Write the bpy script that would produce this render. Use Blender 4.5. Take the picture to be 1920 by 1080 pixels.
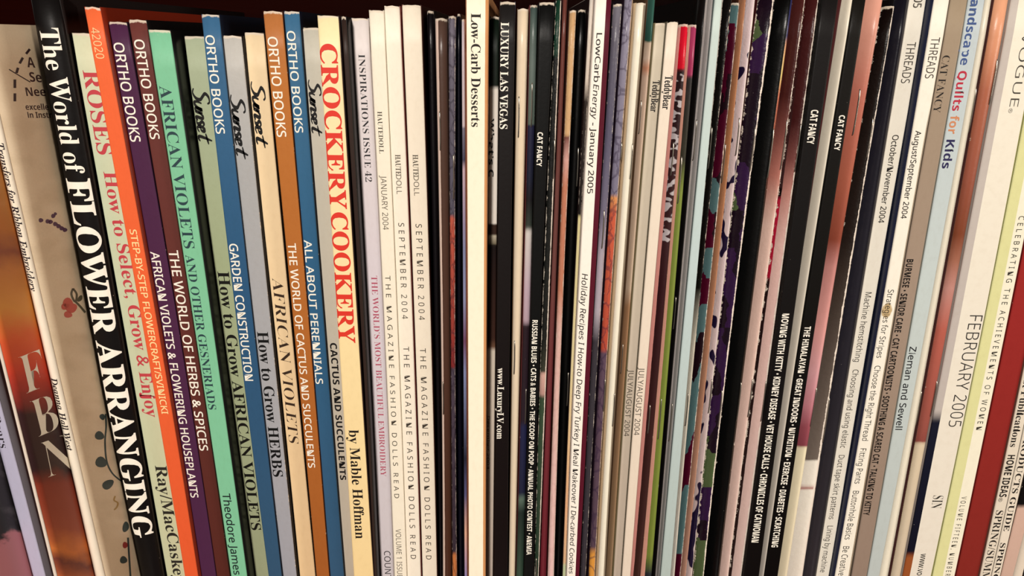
import bpy, bmesh, math, random
import numpy as np
from mathutils import Vector, Matrix, noise
from mathutils.geometry import tessellate_polygon

for o in list(bpy.data.objects):
    bpy.data.objects.remove(o)
C = bpy.context.scene.collection
SC = bpy.context.scene

# ---------------------------------------------------------------- camera, world, lamp, added fill, exposure
ZC = 0.275                       # eye height above the shelf board (m)
CAM = Vector((0.0, -0.28, ZC))   # the spines stand at y = 0
PITCH, ROLL, FPX = math.radians(18.2), math.radians(0.8), 1417.0
FW = Vector((0, math.cos(PITCH), -math.sin(PITCH)))
U0 = Vector((0, math.sin(PITCH), math.cos(PITCH)))
R0 = Vector((1, 0, 0))
RT = R0 * math.cos(ROLL) + U0 * math.sin(ROLL)
UP = -R0 * math.sin(ROLL) + U0 * math.cos(ROLL)
cam = bpy.data.cameras.new('camera')
cam.sensor_width = 36.0
cam.lens = FPX / 1920.0 * 36.0
cam.clip_start = 0.005
camo = bpy.data.objects.new('camera', cam)
camo.matrix_world = Matrix(((RT.x, UP.x, -FW.x, CAM.x), (RT.y, UP.y, -FW.y, CAM.y), (RT.z, UP.z, -FW.z, CAM.z), (0, 0, 0, 1)))
C.objects.link(camo)
SC.camera = camo

world = bpy.data.worlds.new('room_light')
SC.world = world
world.use_nodes = True
bg = world.node_tree.nodes['Background']
bg.inputs[0].default_value = (1.0, 0.86, 0.72, 1)
bg.inputs[1].default_value = 0.07

def area(name, loc, target, size, power, col):
    d = bpy.data.lights.new(name, 'AREA')
    d.shape = 'DISK'
    d.size = size
    d.energy = power
    d.color = col
    o = bpy.data.objects.new(name, d)
    o.location = loc
    o.rotation_euler = (Vector(target) - Vector(loc)).to_track_quat('-Z', 'Y').to_euler()
    C.objects.link(o)
area('room_lamp', (-0.30, -1.90, 1.15), (0, 0, 0.17), 0.22, 47.5, (1.0, 0.93, 0.85))
area('side_fill', (1.5, -0.85, 0.50), (0, 0, 0.17), 0.5, 11.5, (1.0, 0.90, 0.78))  # unseen fill, added to brighten the covers that face right
SC.view_settings.view_transform = 'Standard'
SC.view_settings.look = 'None'
SC.view_settings.exposure = 0.0
SC.view_settings.gamma = 1.0
SC.view_settings.use_curve_mapping = False

# letter outlines in thousandths of an em: advance width, then closed outlines x, y, x, y ...
OUTLINES = {
 'A': {
  '&': [625, [372,649,287,669,195,649,134,595,112,512,123,455,151,401,189,354,105,296,49,229,28,153,52,71,114,13,200,-9,265,0,336,32,416,93,494,0,620,0,482,160,529,220,567,281,593,339,495,339,476,302,450,262,422,229,326,339,398,399,438,458,451,521,430,596], [282,586,322,577,350,552,360,516,353,482,327,446,271,405,242,438,218,478,208,521,218,554,244,577], [180,244,245,289,356,161,308,119,260,91,210,81,169,91,139,117,126,153,140,201]],
  ',': [219, [143,111,105,123,75,116,54,95,46,66,52,37,69,18,95,10,97,-29,85,-69,59,-99,59,-118,124,-84,163,-32,176,26,167,77]],
  '-': [323, [283,267,40,267,40,174,283,174]],
  '.': [219, [79,103,57,81,49,51,57,21,79,-1,109,-9,139,-1,161,21,169,51,161,81,139,103,109,111]],
  '/': [281, [274,691,204,691,8,-9,78,-9]],
  '0': [572, [232,720,186,706,148,682,117,648,91,606,73,556,59,498,52,432,49,358,55,251,75,161,107,88,152,33,211,1,285,-10,339,-5,385,10,423,34,455,68,480,110,499,161,512,219,520,285,523,358,516,465,497,556,464,629,418,682,358,714,285,725], [333,642,371,618,400,577,419,520,430,447,434,358,430,268,419,194,400,138,371,97,333,73,285,65,236,73,198,97,171,138,152,195,141,268,137,358,141,447,152,520,171,577,198,618,236,642,285,650]],
  '1': [572, [89,564,135,505,235,586,273,622,270,568,269,0,355,0,355,714,282,714]],
  '2': [572, [231,721,190,713,153,700,118,682,56,640,103,581,157,617,211,641,275,649,310,646,340,635,366,619,385,595,397,565,401,529,399,498,393,468,367,413,326,358,48,73,48,0,520,0,520,80,159,80,159,84,375,300,429,365,468,430,481,463,488,498,491,534,485,589,465,636,433,674,390,702,337,718,275,724]],
  '4': [572, [21,162,363,162,363,0,448,0,448,162,552,162,552,241,448,241,448,718,357,718,21,237], [365,555,363,241,107,241,336,569,364,624,368,624]],
  '5': [572, [124,349,226,363,302,360,348,347,382,327,406,298,420,262,425,219,420,171,403,132,377,103,341,82,298,69,249,65,184,71,118,87,63,112,63,29,114,8,178,-6,248,-10,326,-3,391,18,445,54,484,101,507,159,515,228,508,290,486,341,450,383,402,414,343,432,275,438,231,436,165,427,182,634,465,634,465,714,107,714,80,377]],
  'A': [639, [0,0,91,0,176,221,459,221,545,0,638,0,360,717,279,717], [342,546,432,301,206,301,296,545,318,624]],
  'B': [650, [348,0,419,6,480,24,530,53,566,93,589,143,596,203,594,238,587,268,575,294,559,316,540,334,492,359,436,374,436,379,477,390,510,408,537,433,556,463,568,497,572,537,564,596,542,642,504,675,451,696,383,710,301,714,97,714,97,0], [360,634,404,626,438,612,461,591,474,563,479,527,475,492,464,462,445,440,416,423,374,413,319,410,187,410,187,637], [383,331,429,320,462,301,483,275,496,245,500,210,496,173,484,140,463,113,432,92,388,80,331,76,187,76,187,335,324,335]],
  'C': [632, [334,719,272,703,217,678,170,643,131,600,101,549,79,491,65,427,61,358,65,287,77,222,98,163,126,112,162,69,207,35,260,10,320,-5,389,-10,460,-7,519,3,573,19,573,97,462,73,402,69,327,78,265,103,218,147,183,204,163,275,156,357,163,440,185,510,222,568,271,611,332,636,403,645,464,640,518,625,565,606,601,682,542,705,476,719,404,724]],
  'D': [730, [296,0,405,10,496,41,571,92,625,162,658,253,669,364,664,437,650,501,626,557,593,604,553,643,504,674,448,696,386,710,317,714,97,714,97,0], [384,630,450,607,504,571,543,518,566,448,574,361,542,203,445,109,284,77,187,77,187,637,304,637]],
  'E': [556, [496,0,496,79,187,79,187,334,478,334,478,412,187,412,187,635,496,635,496,714,97,714,97,0]],
  'F': [519, [187,0,187,303,477,303,477,382,187,382,187,635,496,635,496,714,97,714,97,0]],
  'G': [728, [357,719,290,704,232,679,181,644,139,602,105,551,81,493,66,428,61,357,65,285,79,220,101,162,131,111,169,68,216,35,271,10,333,-5,403,-10,496,-6,576,6,654,27,654,377,407,377,407,297,564,297,564,85,454,69,364,72,312,84,269,105,233,132,204,166,183,207,167,252,158,303,155,357,163,440,187,510,227,568,280,611,347,636,426,645,492,640,555,624,610,604,644,682,579,705,508,719,431,724]],
  'H': [741, [97,0,187,0,187,333,553,333,553,0,643,0,643,714,553,714,553,412,187,412,187,714,97,714]],
  'I': [339, [40,662,124,642,124,71,40,52,40,0,298,0,298,52,214,71,214,642,298,662,298,714,40,714]],
  'J': [273, [90,-24,78,-66,56,-93,26,-107,-6,-111,-32,-110,-78,-101,-78,-177,-19,-190,48,-185,93,-168,131,-141,159,-102,176,-52,182,11,182,714,92,714]],
  'K': [619, [97,0,187,0,187,277,260,341,513,0,619,0,325,403,608,714,503,714,187,362,187,714,97,714]],
  'L': [524, [97,0,499,0,499,80,187,80,187,714,97,714]],
  'M': [907, [180,0,179,507,173,626,177,626,412,0,486,0,724,625,728,625,724,542,721,0,810,0,810,714,678,714,454,129,450,129,230,714,97,714,97,0]],
  'N': [760, [180,0,179,471,172,593,176,593,558,0,663,0,663,714,579,714,579,289,586,123,582,123,201,714,97,714,97,0]],
  'O': [781, [322,720,260,705,207,679,162,644,125,602,97,551,77,493,65,429,61,359,65,288,77,223,97,165,125,114,162,71,207,36,260,10,321,-5,391,-10,459,-5,519,10,572,36,617,71,654,114,683,165,703,223,716,287,720,358,716,429,703,493,683,552,654,602,617,645,572,680,520,705,460,720,392,725], [465,638,524,612,569,570,600,512,619,442,625,358,619,274,600,204,569,146,524,102,465,77,391,68,317,77,258,102,213,146,181,204,162,274,156,358,162,442,182,512,214,570,259,612,318,638,392,646]],
  'P': [605, [187,0,187,278,335,282,392,292,439,310,476,334,506,361,528,394,542,429,551,466,554,504,547,566,526,617,490,659,439,690,371,708,286,714,97,714,97,0], [336,633,382,622,417,603,441,576,456,542,461,500,455,452,439,415,411,388,372,370,321,359,187,355,187,637,278,637]],
  'R': [622, [187,0,187,295,329,295,502,0,607,0,411,320,457,342,500,372,533,416,545,443,552,475,554,511,547,573,526,624,491,664,440,692,375,708,294,714,97,714,97,0], [343,633,386,623,419,607,442,582,456,549,461,507,457,466,443,432,421,406,389,386,347,375,294,371,187,371,187,636]],
  'S': [549, [245,722,206,714,170,702,138,685,111,664,89,640,73,611,63,578,60,542,65,491,81,447,107,411,142,381,188,354,346,287,385,258,405,225,412,183,408,150,394,122,372,99,340,82,300,71,251,68,177,74,107,90,51,110,51,24,104,6,171,-6,247,-10,320,-4,382,14,433,43,471,83,494,132,502,191,500,226,492,257,480,284,462,308,440,329,414,348,347,381,271,411,215,438,178,466,158,498,151,541,155,570,166,595,185,617,211,632,245,642,286,645,347,640,405,626,457,607,485,684,396,713,326,723]],
  'T': [556, [10,635,233,635,233,0,323,0,323,635,545,635,545,714,10,714]],
  'U': [731, [90,254,98,180,121,116,160,62,213,22,280,-2,362,-10,422,-6,474,5,519,25,556,50,587,82,610,119,627,160,637,204,640,252,640,714,551,714,551,252,546,201,532,157,508,120,473,91,426,74,367,68,310,73,263,89,227,116,201,152,185,197,180,251,180,714,90,714]],
  'V': [600, [255,0,345,0,600,714,505,714,326,201,300,100,282,174,94,714,0,714]],
  'W': [930, [201,0,292,0,444,525,461,609,481,526,636,0,727,0,917,714,823,714,698,218,678,108,648,249,508,714,415,714,273,223,251,108,238,189,106,714,12,714]],
  'Y': [566, [238,273,238,0,328,0,328,277,566,714,469,714,283,363,98,714,0,714]],
  'Z': [572, [50,634,414,634,38,68,38,0,533,0,533,80,147,80,523,646,523,714,50,714]],
  'a': [561, [220,539,157,522,105,499,132,433,203,462,255,473,316,471,343,462,365,448,381,426,391,395,394,323,303,320,223,313,159,297,109,273,74,239,53,198,46,149,51,99,67,59,94,29,129,7,169,-6,215,-10,257,-8,293,-1,322,11,347,28,395,76,399,76,416,0,480,0,480,365,475,422,459,468,433,502,396,526,348,540,288,545], [393,214,388,167,373,128,348,99,315,78,278,65,235,61,208,63,185,70,165,82,149,99,140,121,137,148,141,179,154,206,176,227,208,243,254,254,393,262]],
  'b': [615, [85,0,148,0,166,68,173,68,190,48,236,13,265,0,300,-7,339,-10,401,-2,454,21,499,60,533,114,553,184,560,268,553,352,533,422,500,476,455,514,401,537,339,545,300,542,265,535,236,522,190,486,173,465,168,465,172,512,173,760,85,760], [405,449,453,382,469,269,465,208,453,157,434,116,406,87,370,69,326,63,274,69,233,86,206,116,187,156,177,206,173,267,177,334,188,384,206,423,234,450,273,467,324,472]],
  'c': [480, [260,543,217,533,178,517,142,494,113,464,88,426,70,381,59,327,55,265,59,205,69,153,87,109,110,72,139,42,174,19,212,3,254,-7,300,-10,355,-7,400,3,438,19,438,97,398,81,353,70,299,66,252,72,214,89,185,118,163,157,150,206,146,266,164,379,216,446,304,469,343,465,420,444,447,517,385,538,333,545]],
  'd': [615, [443,521,448,467,442,467,424,488,378,523,349,536,315,543,276,546,214,538,160,515,116,476,82,421,62,352,55,267,62,183,82,113,115,60,159,21,213,-2,275,-10,314,-7,349,1,378,14,403,31,442,72,446,72,459,0,530,0,530,760,442,760], [341,467,382,449,410,420,428,379,439,328,443,266,439,193,428,146,409,110,380,84,340,68,289,63,245,69,209,87,182,116,162,156,150,206,146,265,150,324,162,375,182,417,209,448,245,467,288,473]],
  'e': [564, [247,542,205,531,168,512,134,486,107,454,85,415,68,370,58,320,55,264,59,208,69,158,88,114,112,76,142,45,179,21,219,4,264,-7,313,-10,380,-6,435,5,489,25,489,102,434,82,380,69,317,65,268,70,226,86,193,113,168,149,152,195,146,251,513,251,510,351,501,393,487,432,466,465,441,493,411,516,375,533,336,543,292,546], [332,469,364,455,389,432,406,400,417,364,421,321,148,321,156,365,170,403,192,434,219,456,252,470,291,474]],
  'f': [344, [232,760,190,745,155,720,129,683,114,633,109,539,15,509,15,468,109,468,109,0,197,0,197,468,332,468,332,536,197,536,199,609,207,640,219,664,235,680,257,690,284,693,313,691,364,678,387,747,304,764]],
  'g': [615, [211,538,157,512,114,471,81,414,62,347,55,267,61,186,81,118,114,63,158,22,212,-2,276,-10,344,-1,400,26,442,71,446,71,439,-59,425,-96,404,-127,374,-149,338,-163,295,-167,220,-162,154,-148,97,-125,97,-206,152,-225,216,-236,290,-240,365,-234,425,-214,472,-182,504,-137,524,-79,530,-9,530,536,460,536,448,465,443,465,422,490,397,510,371,526,341,537,309,544,275,546], [336,467,376,451,406,425,427,386,440,333,444,267,440,187,428,140,407,106,377,81,338,67,289,62,246,68,211,85,183,115,162,155,150,205,146,266,150,327,162,378,183,419,211,448,246,466,287,472]],
  'h': [618, [85,0,173,0,173,277,177,335,188,383,207,422,235,450,276,466,330,472,397,458,437,415,450,343,450,0,537,0,537,349,532,411,515,461,488,499,450,524,401,540,341,545,307,543,275,536,245,524,217,508,193,487,174,462,168,462,172,511,173,760,85,760]],
  'i': [258, [104,731,85,713,78,681,85,650,104,631,130,625,155,631,174,650,181,681,174,713,166,724,143,736], [85,0,173,0,173,536,85,536]],
  'k': [534, [85,0,172,0,172,197,233,250,419,0,525,0,293,307,510,536,407,536,230,348,172,276,168,276,171,324,172,760,85,760]],
  'l': [258, [85,0,173,0,173,760,85,760]],
  'm': [935, [301,544,270,537,242,525,215,509,193,489,174,463,169,463,156,536,85,536,85,0,173,0,173,278,176,336,187,384,204,422,230,450,268,466,316,472,377,458,414,416,426,345,426,0,513,0,513,296,517,349,528,392,547,427,574,452,611,467,658,472,719,458,755,416,767,345,767,0,854,0,854,349,849,412,834,462,809,500,774,525,729,541,673,546,639,544,606,536,575,524,546,507,521,484,501,456,496,456,461,506,406,536,332,546]],
  'n': [618, [310,544,277,537,246,525,218,509,194,489,174,463,169,463,156,536,85,536,85,0,173,0,173,278,177,336,188,384,207,422,236,450,277,466,330,472,397,458,437,415,450,343,450,0,537,0,537,349,532,412,515,462,488,500,450,525,402,541,343,546]],
  'o': [605, [233,538,172,514,122,474,85,419,62,351,55,269,59,213,69,162,87,118,111,79,140,48,175,23,213,4,255,-6,301,-10,372,-2,433,22,484,63,521,118,544,187,551,269,548,325,537,375,520,420,496,457,467,489,433,514,394,532,351,542,304,546], [352,466,392,448,422,418,443,377,456,328,460,269,456,210,443,160,422,119,392,88,352,69,303,63,253,69,213,88,184,119,163,160,150,210,146,269,150,328,162,377,183,418,213,448,252,466,302,472]],
  'p': [615, [300,543,265,535,236,522,212,505,173,463,169,463,157,536,85,536,85,-240,173,-240,172,8,167,68,173,68,190,48,237,14,266,0,300,-7,339,-10,401,-2,455,22,500,61,533,116,553,185,560,269,553,354,533,423,500,477,455,515,402,538,340,546], [406,448,434,417,453,376,465,327,469,270,467,232,454,164,441,135,426,110,407,90,384,75,357,66,326,63,274,69,233,87,206,117,187,157,177,208,173,269,178,343,190,390,209,426,236,452,275,467,324,472,369,466]],
  'r': [413, [299,542,267,532,238,514,212,491,171,438,167,438,157,536,85,536,85,0,173,0,175,320,183,352,195,381,210,406,230,427,252,444,277,456,302,464,348,465,387,459,398,540,368,545]],
  's': [479, [196,542,147,530,107,509,76,481,57,446,51,404,53,376,60,352,71,332,105,298,154,271,277,219,316,197,338,176,348,153,346,118,336,98,319,83,295,71,263,63,222,61,160,67,101,84,52,104,52,24,98,6,152,-6,220,-10,281,-6,333,8,376,30,408,61,428,100,434,148,432,175,426,199,415,220,382,254,334,281,173,351,148,372,136,395,138,428,148,443,164,457,185,466,213,472,246,474,297,470,346,457,393,440,423,510,344,537,284,545]],
  't': [361, [93,545,16,510,16,468,92,468,94,116,102,82,114,55,130,33,149,17,172,5,196,-4,249,-10,315,-2,339,6,339,73,277,62,241,65,221,72,204,86,190,104,183,128,180,158,180,468,335,468,335,536,180,536,180,659,128,659]],
  'u': [618, [79,185,84,123,101,74,128,37,166,11,215,-5,274,-10,308,-8,341,-1,372,10,400,25,424,45,444,71,448,71,461,0,533,0,533,536,445,536,445,257,441,199,430,151,411,113,381,85,340,69,287,63,221,77,181,120,168,191,168,536,79,536]],
  'v': [508, [203,0,304,0,508,536,414,536,295,205,255,78,251,78,225,171,94,536,0,536]],
  'w': [786, [158,1,258,1,370,357,390,445,394,445,409,384,523,1,626,1,775,537,685,537,595,191,574,92,570,92,556,161,442,537,346,537,246,220,215,91,211,91,197,164,102,537,11,537]],
  'y': [510, [217,-2,189,-73,162,-123,145,-142,124,-156,99,-165,48,-167,11,-162,11,-232,69,-240,132,-235,173,-220,207,-195,234,-162,259,-121,279,-74,510,536,415,536,288,178,260,85,256,85,238,155,95,536,1,536]],
 },
 'B': {
  '&': [625, [372,649,287,669,195,649,134,595,112,512,123,455,151,401,189,354,105,296,49,229,28,153,52,71,114,13,200,-9,265,0,336,32,416,93,494,0,620,0,482,160,529,220,567,281,593,339,495,339,476,302,450,262,422,229,326,339,398,399,438,458,451,521,430,596], [282,586,322,577,350,552,360,516,353,482,327,446,271,405,242,438,218,478,208,521,218,554,244,577], [180,244,245,289,356,161,308,119,260,91,210,81,169,91,139,117,126,153,140,201]],
  ',': [219, [143,111,105,123,75,116,54,95,46,66,52,37,69,18,95,10,97,-29,85,-69,59,-99,59,-118,124,-84,163,-32,176,26,167,77]],
  '-': [323, [283,267,40,267,40,174,283,174]],
  '.': [219, [79,103,57,81,49,51,57,21,79,-1,109,-9,139,-1,161,21,169,51,161,81,139,103,109,111]],
  '/': [281, [274,691,204,691,8,-9,78,-9]],
  '2': [559, [213,722,172,716,137,706,107,692,83,675,64,656,50,635,42,612,39,589,43,557,55,531,75,513,101,500,131,493,167,490,169,543,176,586,188,620,205,644,228,658,259,663,281,660,300,651,316,637,328,615,335,588,337,553,331,487,313,427,278,365,221,294,35,103,35,0,508,0,513,210,454,210,446,179,429,142,416,128,400,118,383,112,130,110,386,360,434,418,465,467,482,512,488,558,481,606,462,646,430,680,385,704,328,719,259,724]],
  '4': [559, [13,186,290,186,287,98,279,78,266,66,230,54,180,53,180,0,531,0,531,53,496,54,460,66,447,78,439,98,436,186,540,186,540,252,436,252,436,714,297,714,13,247], [292,522,290,252,83,252,243,516,297,619]],
  'A': [650, [60,82,35,45,21,35,5,29,-13,27,-13,0,190,0,190,27,143,32,119,47,111,76,113,88,154,197,376,197,415,98,422,68,413,45,386,32,341,27,341,0,660,0,660,27,641,30,625,38,612,51,587,96,334,693,307,694], [169,239,263,475,360,239]],
  'B': [659, [23,653,44,652,76,645,96,627,107,597,111,549,109,90,103,65,93,48,77,37,54,29,24,26,24,0,354,0,433,6,499,23,553,52,592,90,615,139,623,196,601,275,536,332,427,368,518,399,572,450,590,522,561,609,474,661,328,678,23,678], [382,632,401,614,414,589,421,555,424,514,420,467,410,431,392,406,365,389,328,378,271,375,272,604,280,633,288,640,322,646,356,642], [344,340,384,328,413,309,432,280,444,241,448,191,445,142,436,103,422,73,400,52,369,40,330,36,294,42,284,50,272,77,271,344]],
  'C': [697, [321,688,261,673,207,648,158,613,117,572,84,523,59,467,44,406,39,340,44,273,59,212,83,156,116,106,157,64,205,30,259,4,318,-11,382,-16,494,0,589,50,666,132,638,158,606,121,571,91,533,67,494,49,454,38,414,35,303,69,236,169,214,337,234,516,294,624,395,660,443,654,489,636,531,606,568,566,599,517,625,459,650,459,650,693,624,693,614,668,599,653,577,648,557,651,488,676,434,689,386,693]],
  'D': [738, [22,653,51,651,74,645,91,635,101,618,108,592,108,81,103,59,94,44,79,35,30,26,30,0,340,0,538,38,657,151,697,339,687,439,655,523,604,590,532,639,440,668,330,678,22,678], [438,611,501,510,522,341,517,247,501,171,476,112,439,70,391,44,331,36,293,42,282,51,276,63,271,107,272,599,282,631,293,639,332,645]],
  'E': [658, [24,653,53,651,76,644,93,634,103,615,110,587,110,84,104,60,93,44,77,33,53,27,21,25,21,0,599,0,640,213,612,213,594,173,574,139,552,112,527,89,498,71,467,58,430,48,389,43,318,42,286,52,278,62,274,78,272,331,308,330,359,318,378,306,394,290,407,270,416,244,428,176,453,176,453,514,429,514,419,466,405,428,386,401,361,381,329,370,272,366,274,610,282,628,298,638,326,641,411,637,465,625,507,605,537,575,559,532,571,476,594,476,594,678,24,678]],
  'F': [602, [21,653,75,641,92,630,102,614,109,590,109,92,103,67,93,50,77,38,54,30,23,26,23,0,382,0,382,26,312,35,287,51,280,64,272,98,271,333,323,329,357,318,382,299,401,270,415,229,424,176,450,176,450,516,423,516,414,468,400,430,381,403,356,383,323,372,271,368,272,607,277,627,288,637,342,642,428,635,462,626,489,613,511,596,529,574,543,547,562,476,586,476,586,678,21,678]],
  'G': [756, [320,688,261,673,208,648,160,614,119,573,86,524,61,469,46,408,41,341,46,272,61,209,86,153,119,104,161,62,211,29,267,5,330,-10,399,-15,488,-9,576,11,664,43,666,219,671,240,680,254,694,263,716,269,745,271,745,295,410,295,410,271,446,269,472,263,490,254,501,239,508,218,510,190,508,79,500,57,489,41,470,29,444,21,410,19,354,28,306,55,268,101,240,163,223,243,217,339,237,517,297,624,398,660,430,657,460,649,490,635,518,615,545,592,569,564,591,532,625,458,651,458,651,693,624,693,611,668,597,654,577,649,560,652,492,677,436,689,383,693]],
  'H': [779, [24,653,54,649,77,642,93,631,103,615,109,593,109,88,103,64,93,47,77,36,54,29,23,26,23,0,360,0,360,26,329,29,305,36,289,47,279,64,273,88,271,329,509,329,507,86,501,62,490,46,474,36,450,29,420,26,420,0,755,0,755,26,725,29,702,37,687,49,677,66,671,90,671,594,677,616,686,632,701,642,724,649,755,653,755,678,420,678,420,653,462,647,488,637,502,618,508,586,509,373,271,373,272,586,278,618,293,637,319,647,360,653,360,678,24,678]],
  'I': [388, [20,653,78,645,94,637,104,623,110,603,112,112,110,84,103,63,91,48,74,38,20,26,20,0,366,0,366,26,307,39,285,55,275,79,272,115,274,603,281,623,292,637,308,645,364,653,364,678,20,678]],
  'K': [760, [25,653,55,650,78,643,94,632,104,615,110,593,110,88,104,64,94,47,78,36,55,29,24,26,24,0,361,0,361,26,330,29,306,36,290,47,280,64,274,88,272,295,297,318,485,79,497,51,495,43,479,31,418,26,418,0,773,0,773,26,754,28,725,37,702,56,403,424,513,537,584,601,650,640,710,653,723,653,723,678,433,678,433,653,481,650,509,640,519,623,514,604,501,582,272,348,273,586,279,618,294,637,320,647,361,653,361,678,25,678]],
  'L': [635, [24,653,54,650,77,643,93,633,103,617,109,594,109,88,103,64,93,47,77,36,54,29,23,26,23,0,598,0,636,230,609,230,572,149,551,119,527,93,499,74,469,59,434,49,393,43,327,42,298,47,281,59,273,84,272,587,280,620,297,640,327,650,372,653,372,678,24,678]],
  'M': [944, [22,653,79,644,99,629,109,606,112,569,110,87,103,63,92,47,75,36,51,29,21,26,21,0,252,0,252,26,220,28,196,34,178,44,166,60,159,85,157,579,402,0,429,0,677,594,676,101,670,66,655,44,629,32,589,26,589,0,918,0,918,26,866,35,847,51,837,80,834,127,836,592,842,614,853,630,868,641,890,649,919,653,919,678,669,678,472,212,275,678,22,678]],
  'N': [735, [27,653,47,648,64,636,113,578,112,95,106,62,92,41,66,30,27,26,27,0,248,0,248,26,216,29,192,36,177,46,167,62,161,86,159,521,600,-16,628,-16,630,593,636,616,645,633,660,643,683,650,714,653,714,678,493,678,493,653,534,647,560,636,575,617,581,584,582,251,233,678,27,678]],
  'O': [782, [345,691,298,682,254,667,212,647,175,621,141,592,111,557,87,520,67,479,53,434,44,388,41,339,44,290,53,243,67,199,87,158,111,120,141,86,174,56,211,31,251,11,294,-4,340,-13,388,-16,437,-13,484,-4,529,11,570,31,607,56,641,86,671,120,695,158,716,199,730,243,739,290,742,339,739,389,730,436,716,481,696,522,671,560,642,594,609,623,572,648,532,668,489,682,443,691,395,694], [438,651,482,624,518,579,544,516,560,436,565,339,546,161,489,54,394,18,343,27,300,54,264,100,237,163,221,243,216,339,235,517,292,624,387,660]],
  'P': [622, [24,653,54,649,77,642,93,631,103,615,109,593,109,88,103,64,93,47,77,36,54,29,23,26,23,0,360,0,360,26,329,29,305,36,289,47,279,64,273,88,271,306,360,306,435,312,497,329,546,358,581,396,602,441,609,494,606,530,596,563,580,592,558,617,532,638,500,655,456,668,395,675,24,678], [359,638,388,626,410,605,424,576,432,537,435,490,432,442,421,404,405,376,379,357,345,346,271,342,272,609,282,631,304,641]],
  'R': [704, [24,653,54,649,77,642,93,631,103,615,109,593,109,88,103,64,93,47,77,36,54,29,23,26,23,0,360,0,360,26,329,29,305,36,289,47,279,64,273,88,271,316,300,316,504,0,715,0,715,26,697,27,674,38,654,60,469,333,553,370,604,425,621,498,613,554,588,599,547,634,489,658,415,673,323,678,24,678], [400,626,439,579,452,500,448,452,436,414,417,385,388,364,350,352,271,348,271,574,276,617,282,629,293,636,334,642]],
  'S': [581, [238,691,203,683,172,669,143,650,120,627,100,600,86,568,77,533,74,494,79,450,92,411,115,376,147,344,189,313,335,238,379,209,406,174,415,133,411,103,401,76,383,54,358,36,328,26,293,22,244,28,202,45,166,74,136,115,112,169,93,235,64,235,64,-16,91,-16,103,11,116,17,147,14,203,-4,269,-15,334,-12,378,-3,418,12,453,32,481,56,505,86,521,120,532,157,535,198,529,255,509,303,493,326,447,367,377,406,250,467,204,501,190,520,181,541,178,566,181,592,191,615,208,635,230,650,257,659,289,662,317,659,343,652,370,639,394,621,417,599,455,543,480,475,505,475,505,694,477,694,471,676,461,666,442,662,342,687,296,693]],
  'T': [630, [43,473,53,524,71,567,97,601,131,625,173,640,232,645,230,88,223,63,212,46,194,35,169,28,137,26,137,0,488,0,488,26,454,28,429,34,412,45,401,62,394,87,392,645,496,626,558,568,586,472,611,472,611,678,16,678,16,473]],
  'U': [733, [22,653,52,649,75,642,91,631,101,615,107,593,109,231,116,154,136,91,170,43,219,8,286,-12,369,-19,450,-12,515,11,566,48,601,102,622,176,629,270,629,563,636,612,645,628,658,639,679,648,706,653,706,678,489,678,489,653,523,649,548,641,565,631,576,615,582,592,584,237,565,124,506,56,409,33,365,38,329,52,303,77,284,110,273,154,269,208,270,586,275,618,290,637,316,647,358,653,358,678,22,678]],
  'V': [637, [-21,653,2,648,20,639,34,626,55,590,316,-19,342,-19,582,600,608,637,622,646,658,653,658,678,445,678,445,653,472,651,509,643,519,635,526,624,528,609,524,579,385,213,240,563,228,598,229,624,236,636,248,644,264,649,314,653,314,678,-21,678]],
  'W': [910, [-23,653,11,645,23,636,40,606,254,-16,283,-16,470,460,637,-16,664,-16,856,565,875,611,897,639,911,648,929,653,929,678,749,678,749,653,771,651,801,641,810,633,817,605,812,572,706,247,589,591,585,613,593,635,616,649,654,653,654,678,341,678,341,653,365,650,398,640,409,630,418,615,448,525,332,228,214,577,209,611,215,635,234,648,269,653,269,678,-23,678]],
  'X': [701, [21,653,41,651,56,644,71,633,100,598,288,310,134,99,98,58,59,34,17,26,17,0,259,0,259,26,218,31,193,44,185,67,194,102,312,272,422,95,432,61,424,42,401,30,355,26,355,0,691,0,691,26,673,28,650,41,627,67,418,394,554,586,600,630,623,643,649,650,682,653,682,678,436,678,436,653,474,648,497,636,505,616,502,600,493,580,394,431,291,594,283,618,289,637,309,649,363,653,363,678,21,678]],
  'Y': [634, [-20,652,14,643,36,626,52,605,239,266,237,88,231,64,221,47,205,36,182,29,151,26,151,0,488,0,488,26,457,29,433,36,417,47,407,64,401,88,399,303,570,583,596,619,622,642,654,652,654,678,439,678,439,652,486,647,511,632,519,607,509,569,370,336,244,583,233,610,234,629,248,644,274,651,308,652,308,678,-20,678]],
  'a': [512, [205,472,141,458,92,432,73,415,60,395,52,375,49,352,57,316,67,303,80,292,96,286,115,284,149,291,174,313,181,327,183,344,177,369,155,408,162,426,184,436,220,440,244,438,264,431,278,421,288,405,294,385,296,283,213,257,146,230,95,203,59,172,37,135,30,94,33,65,43,39,60,17,82,0,110,-10,142,-13,198,-6,250,16,298,52,310,15,337,-8,379,-15,419,-9,456,10,490,41,477,62,460,52,447,52,439,59,436,78,436,313,431,363,416,404,392,435,356,457,305,470,241,474], [296,94,272,70,246,55,225,50,198,58,181,83,176,125,189,183,229,225,296,252]],
  'b': [537, [12,654,46,646,55,638,63,606,64,-17,79,-17,156,42,198,10,242,-9,286,-15,328,-11,366,0,402,19,433,44,459,75,481,112,496,153,506,198,509,247,506,290,499,329,486,365,469,397,448,423,423,445,394,461,363,471,329,474,282,467,241,448,206,415,206,678,12,678], [304,412,327,398,344,374,356,339,363,294,365,238,363,170,356,115,345,73,328,44,304,27,272,21,235,30,213,57,206,102,206,360,219,390,245,410,274,417]],
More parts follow.
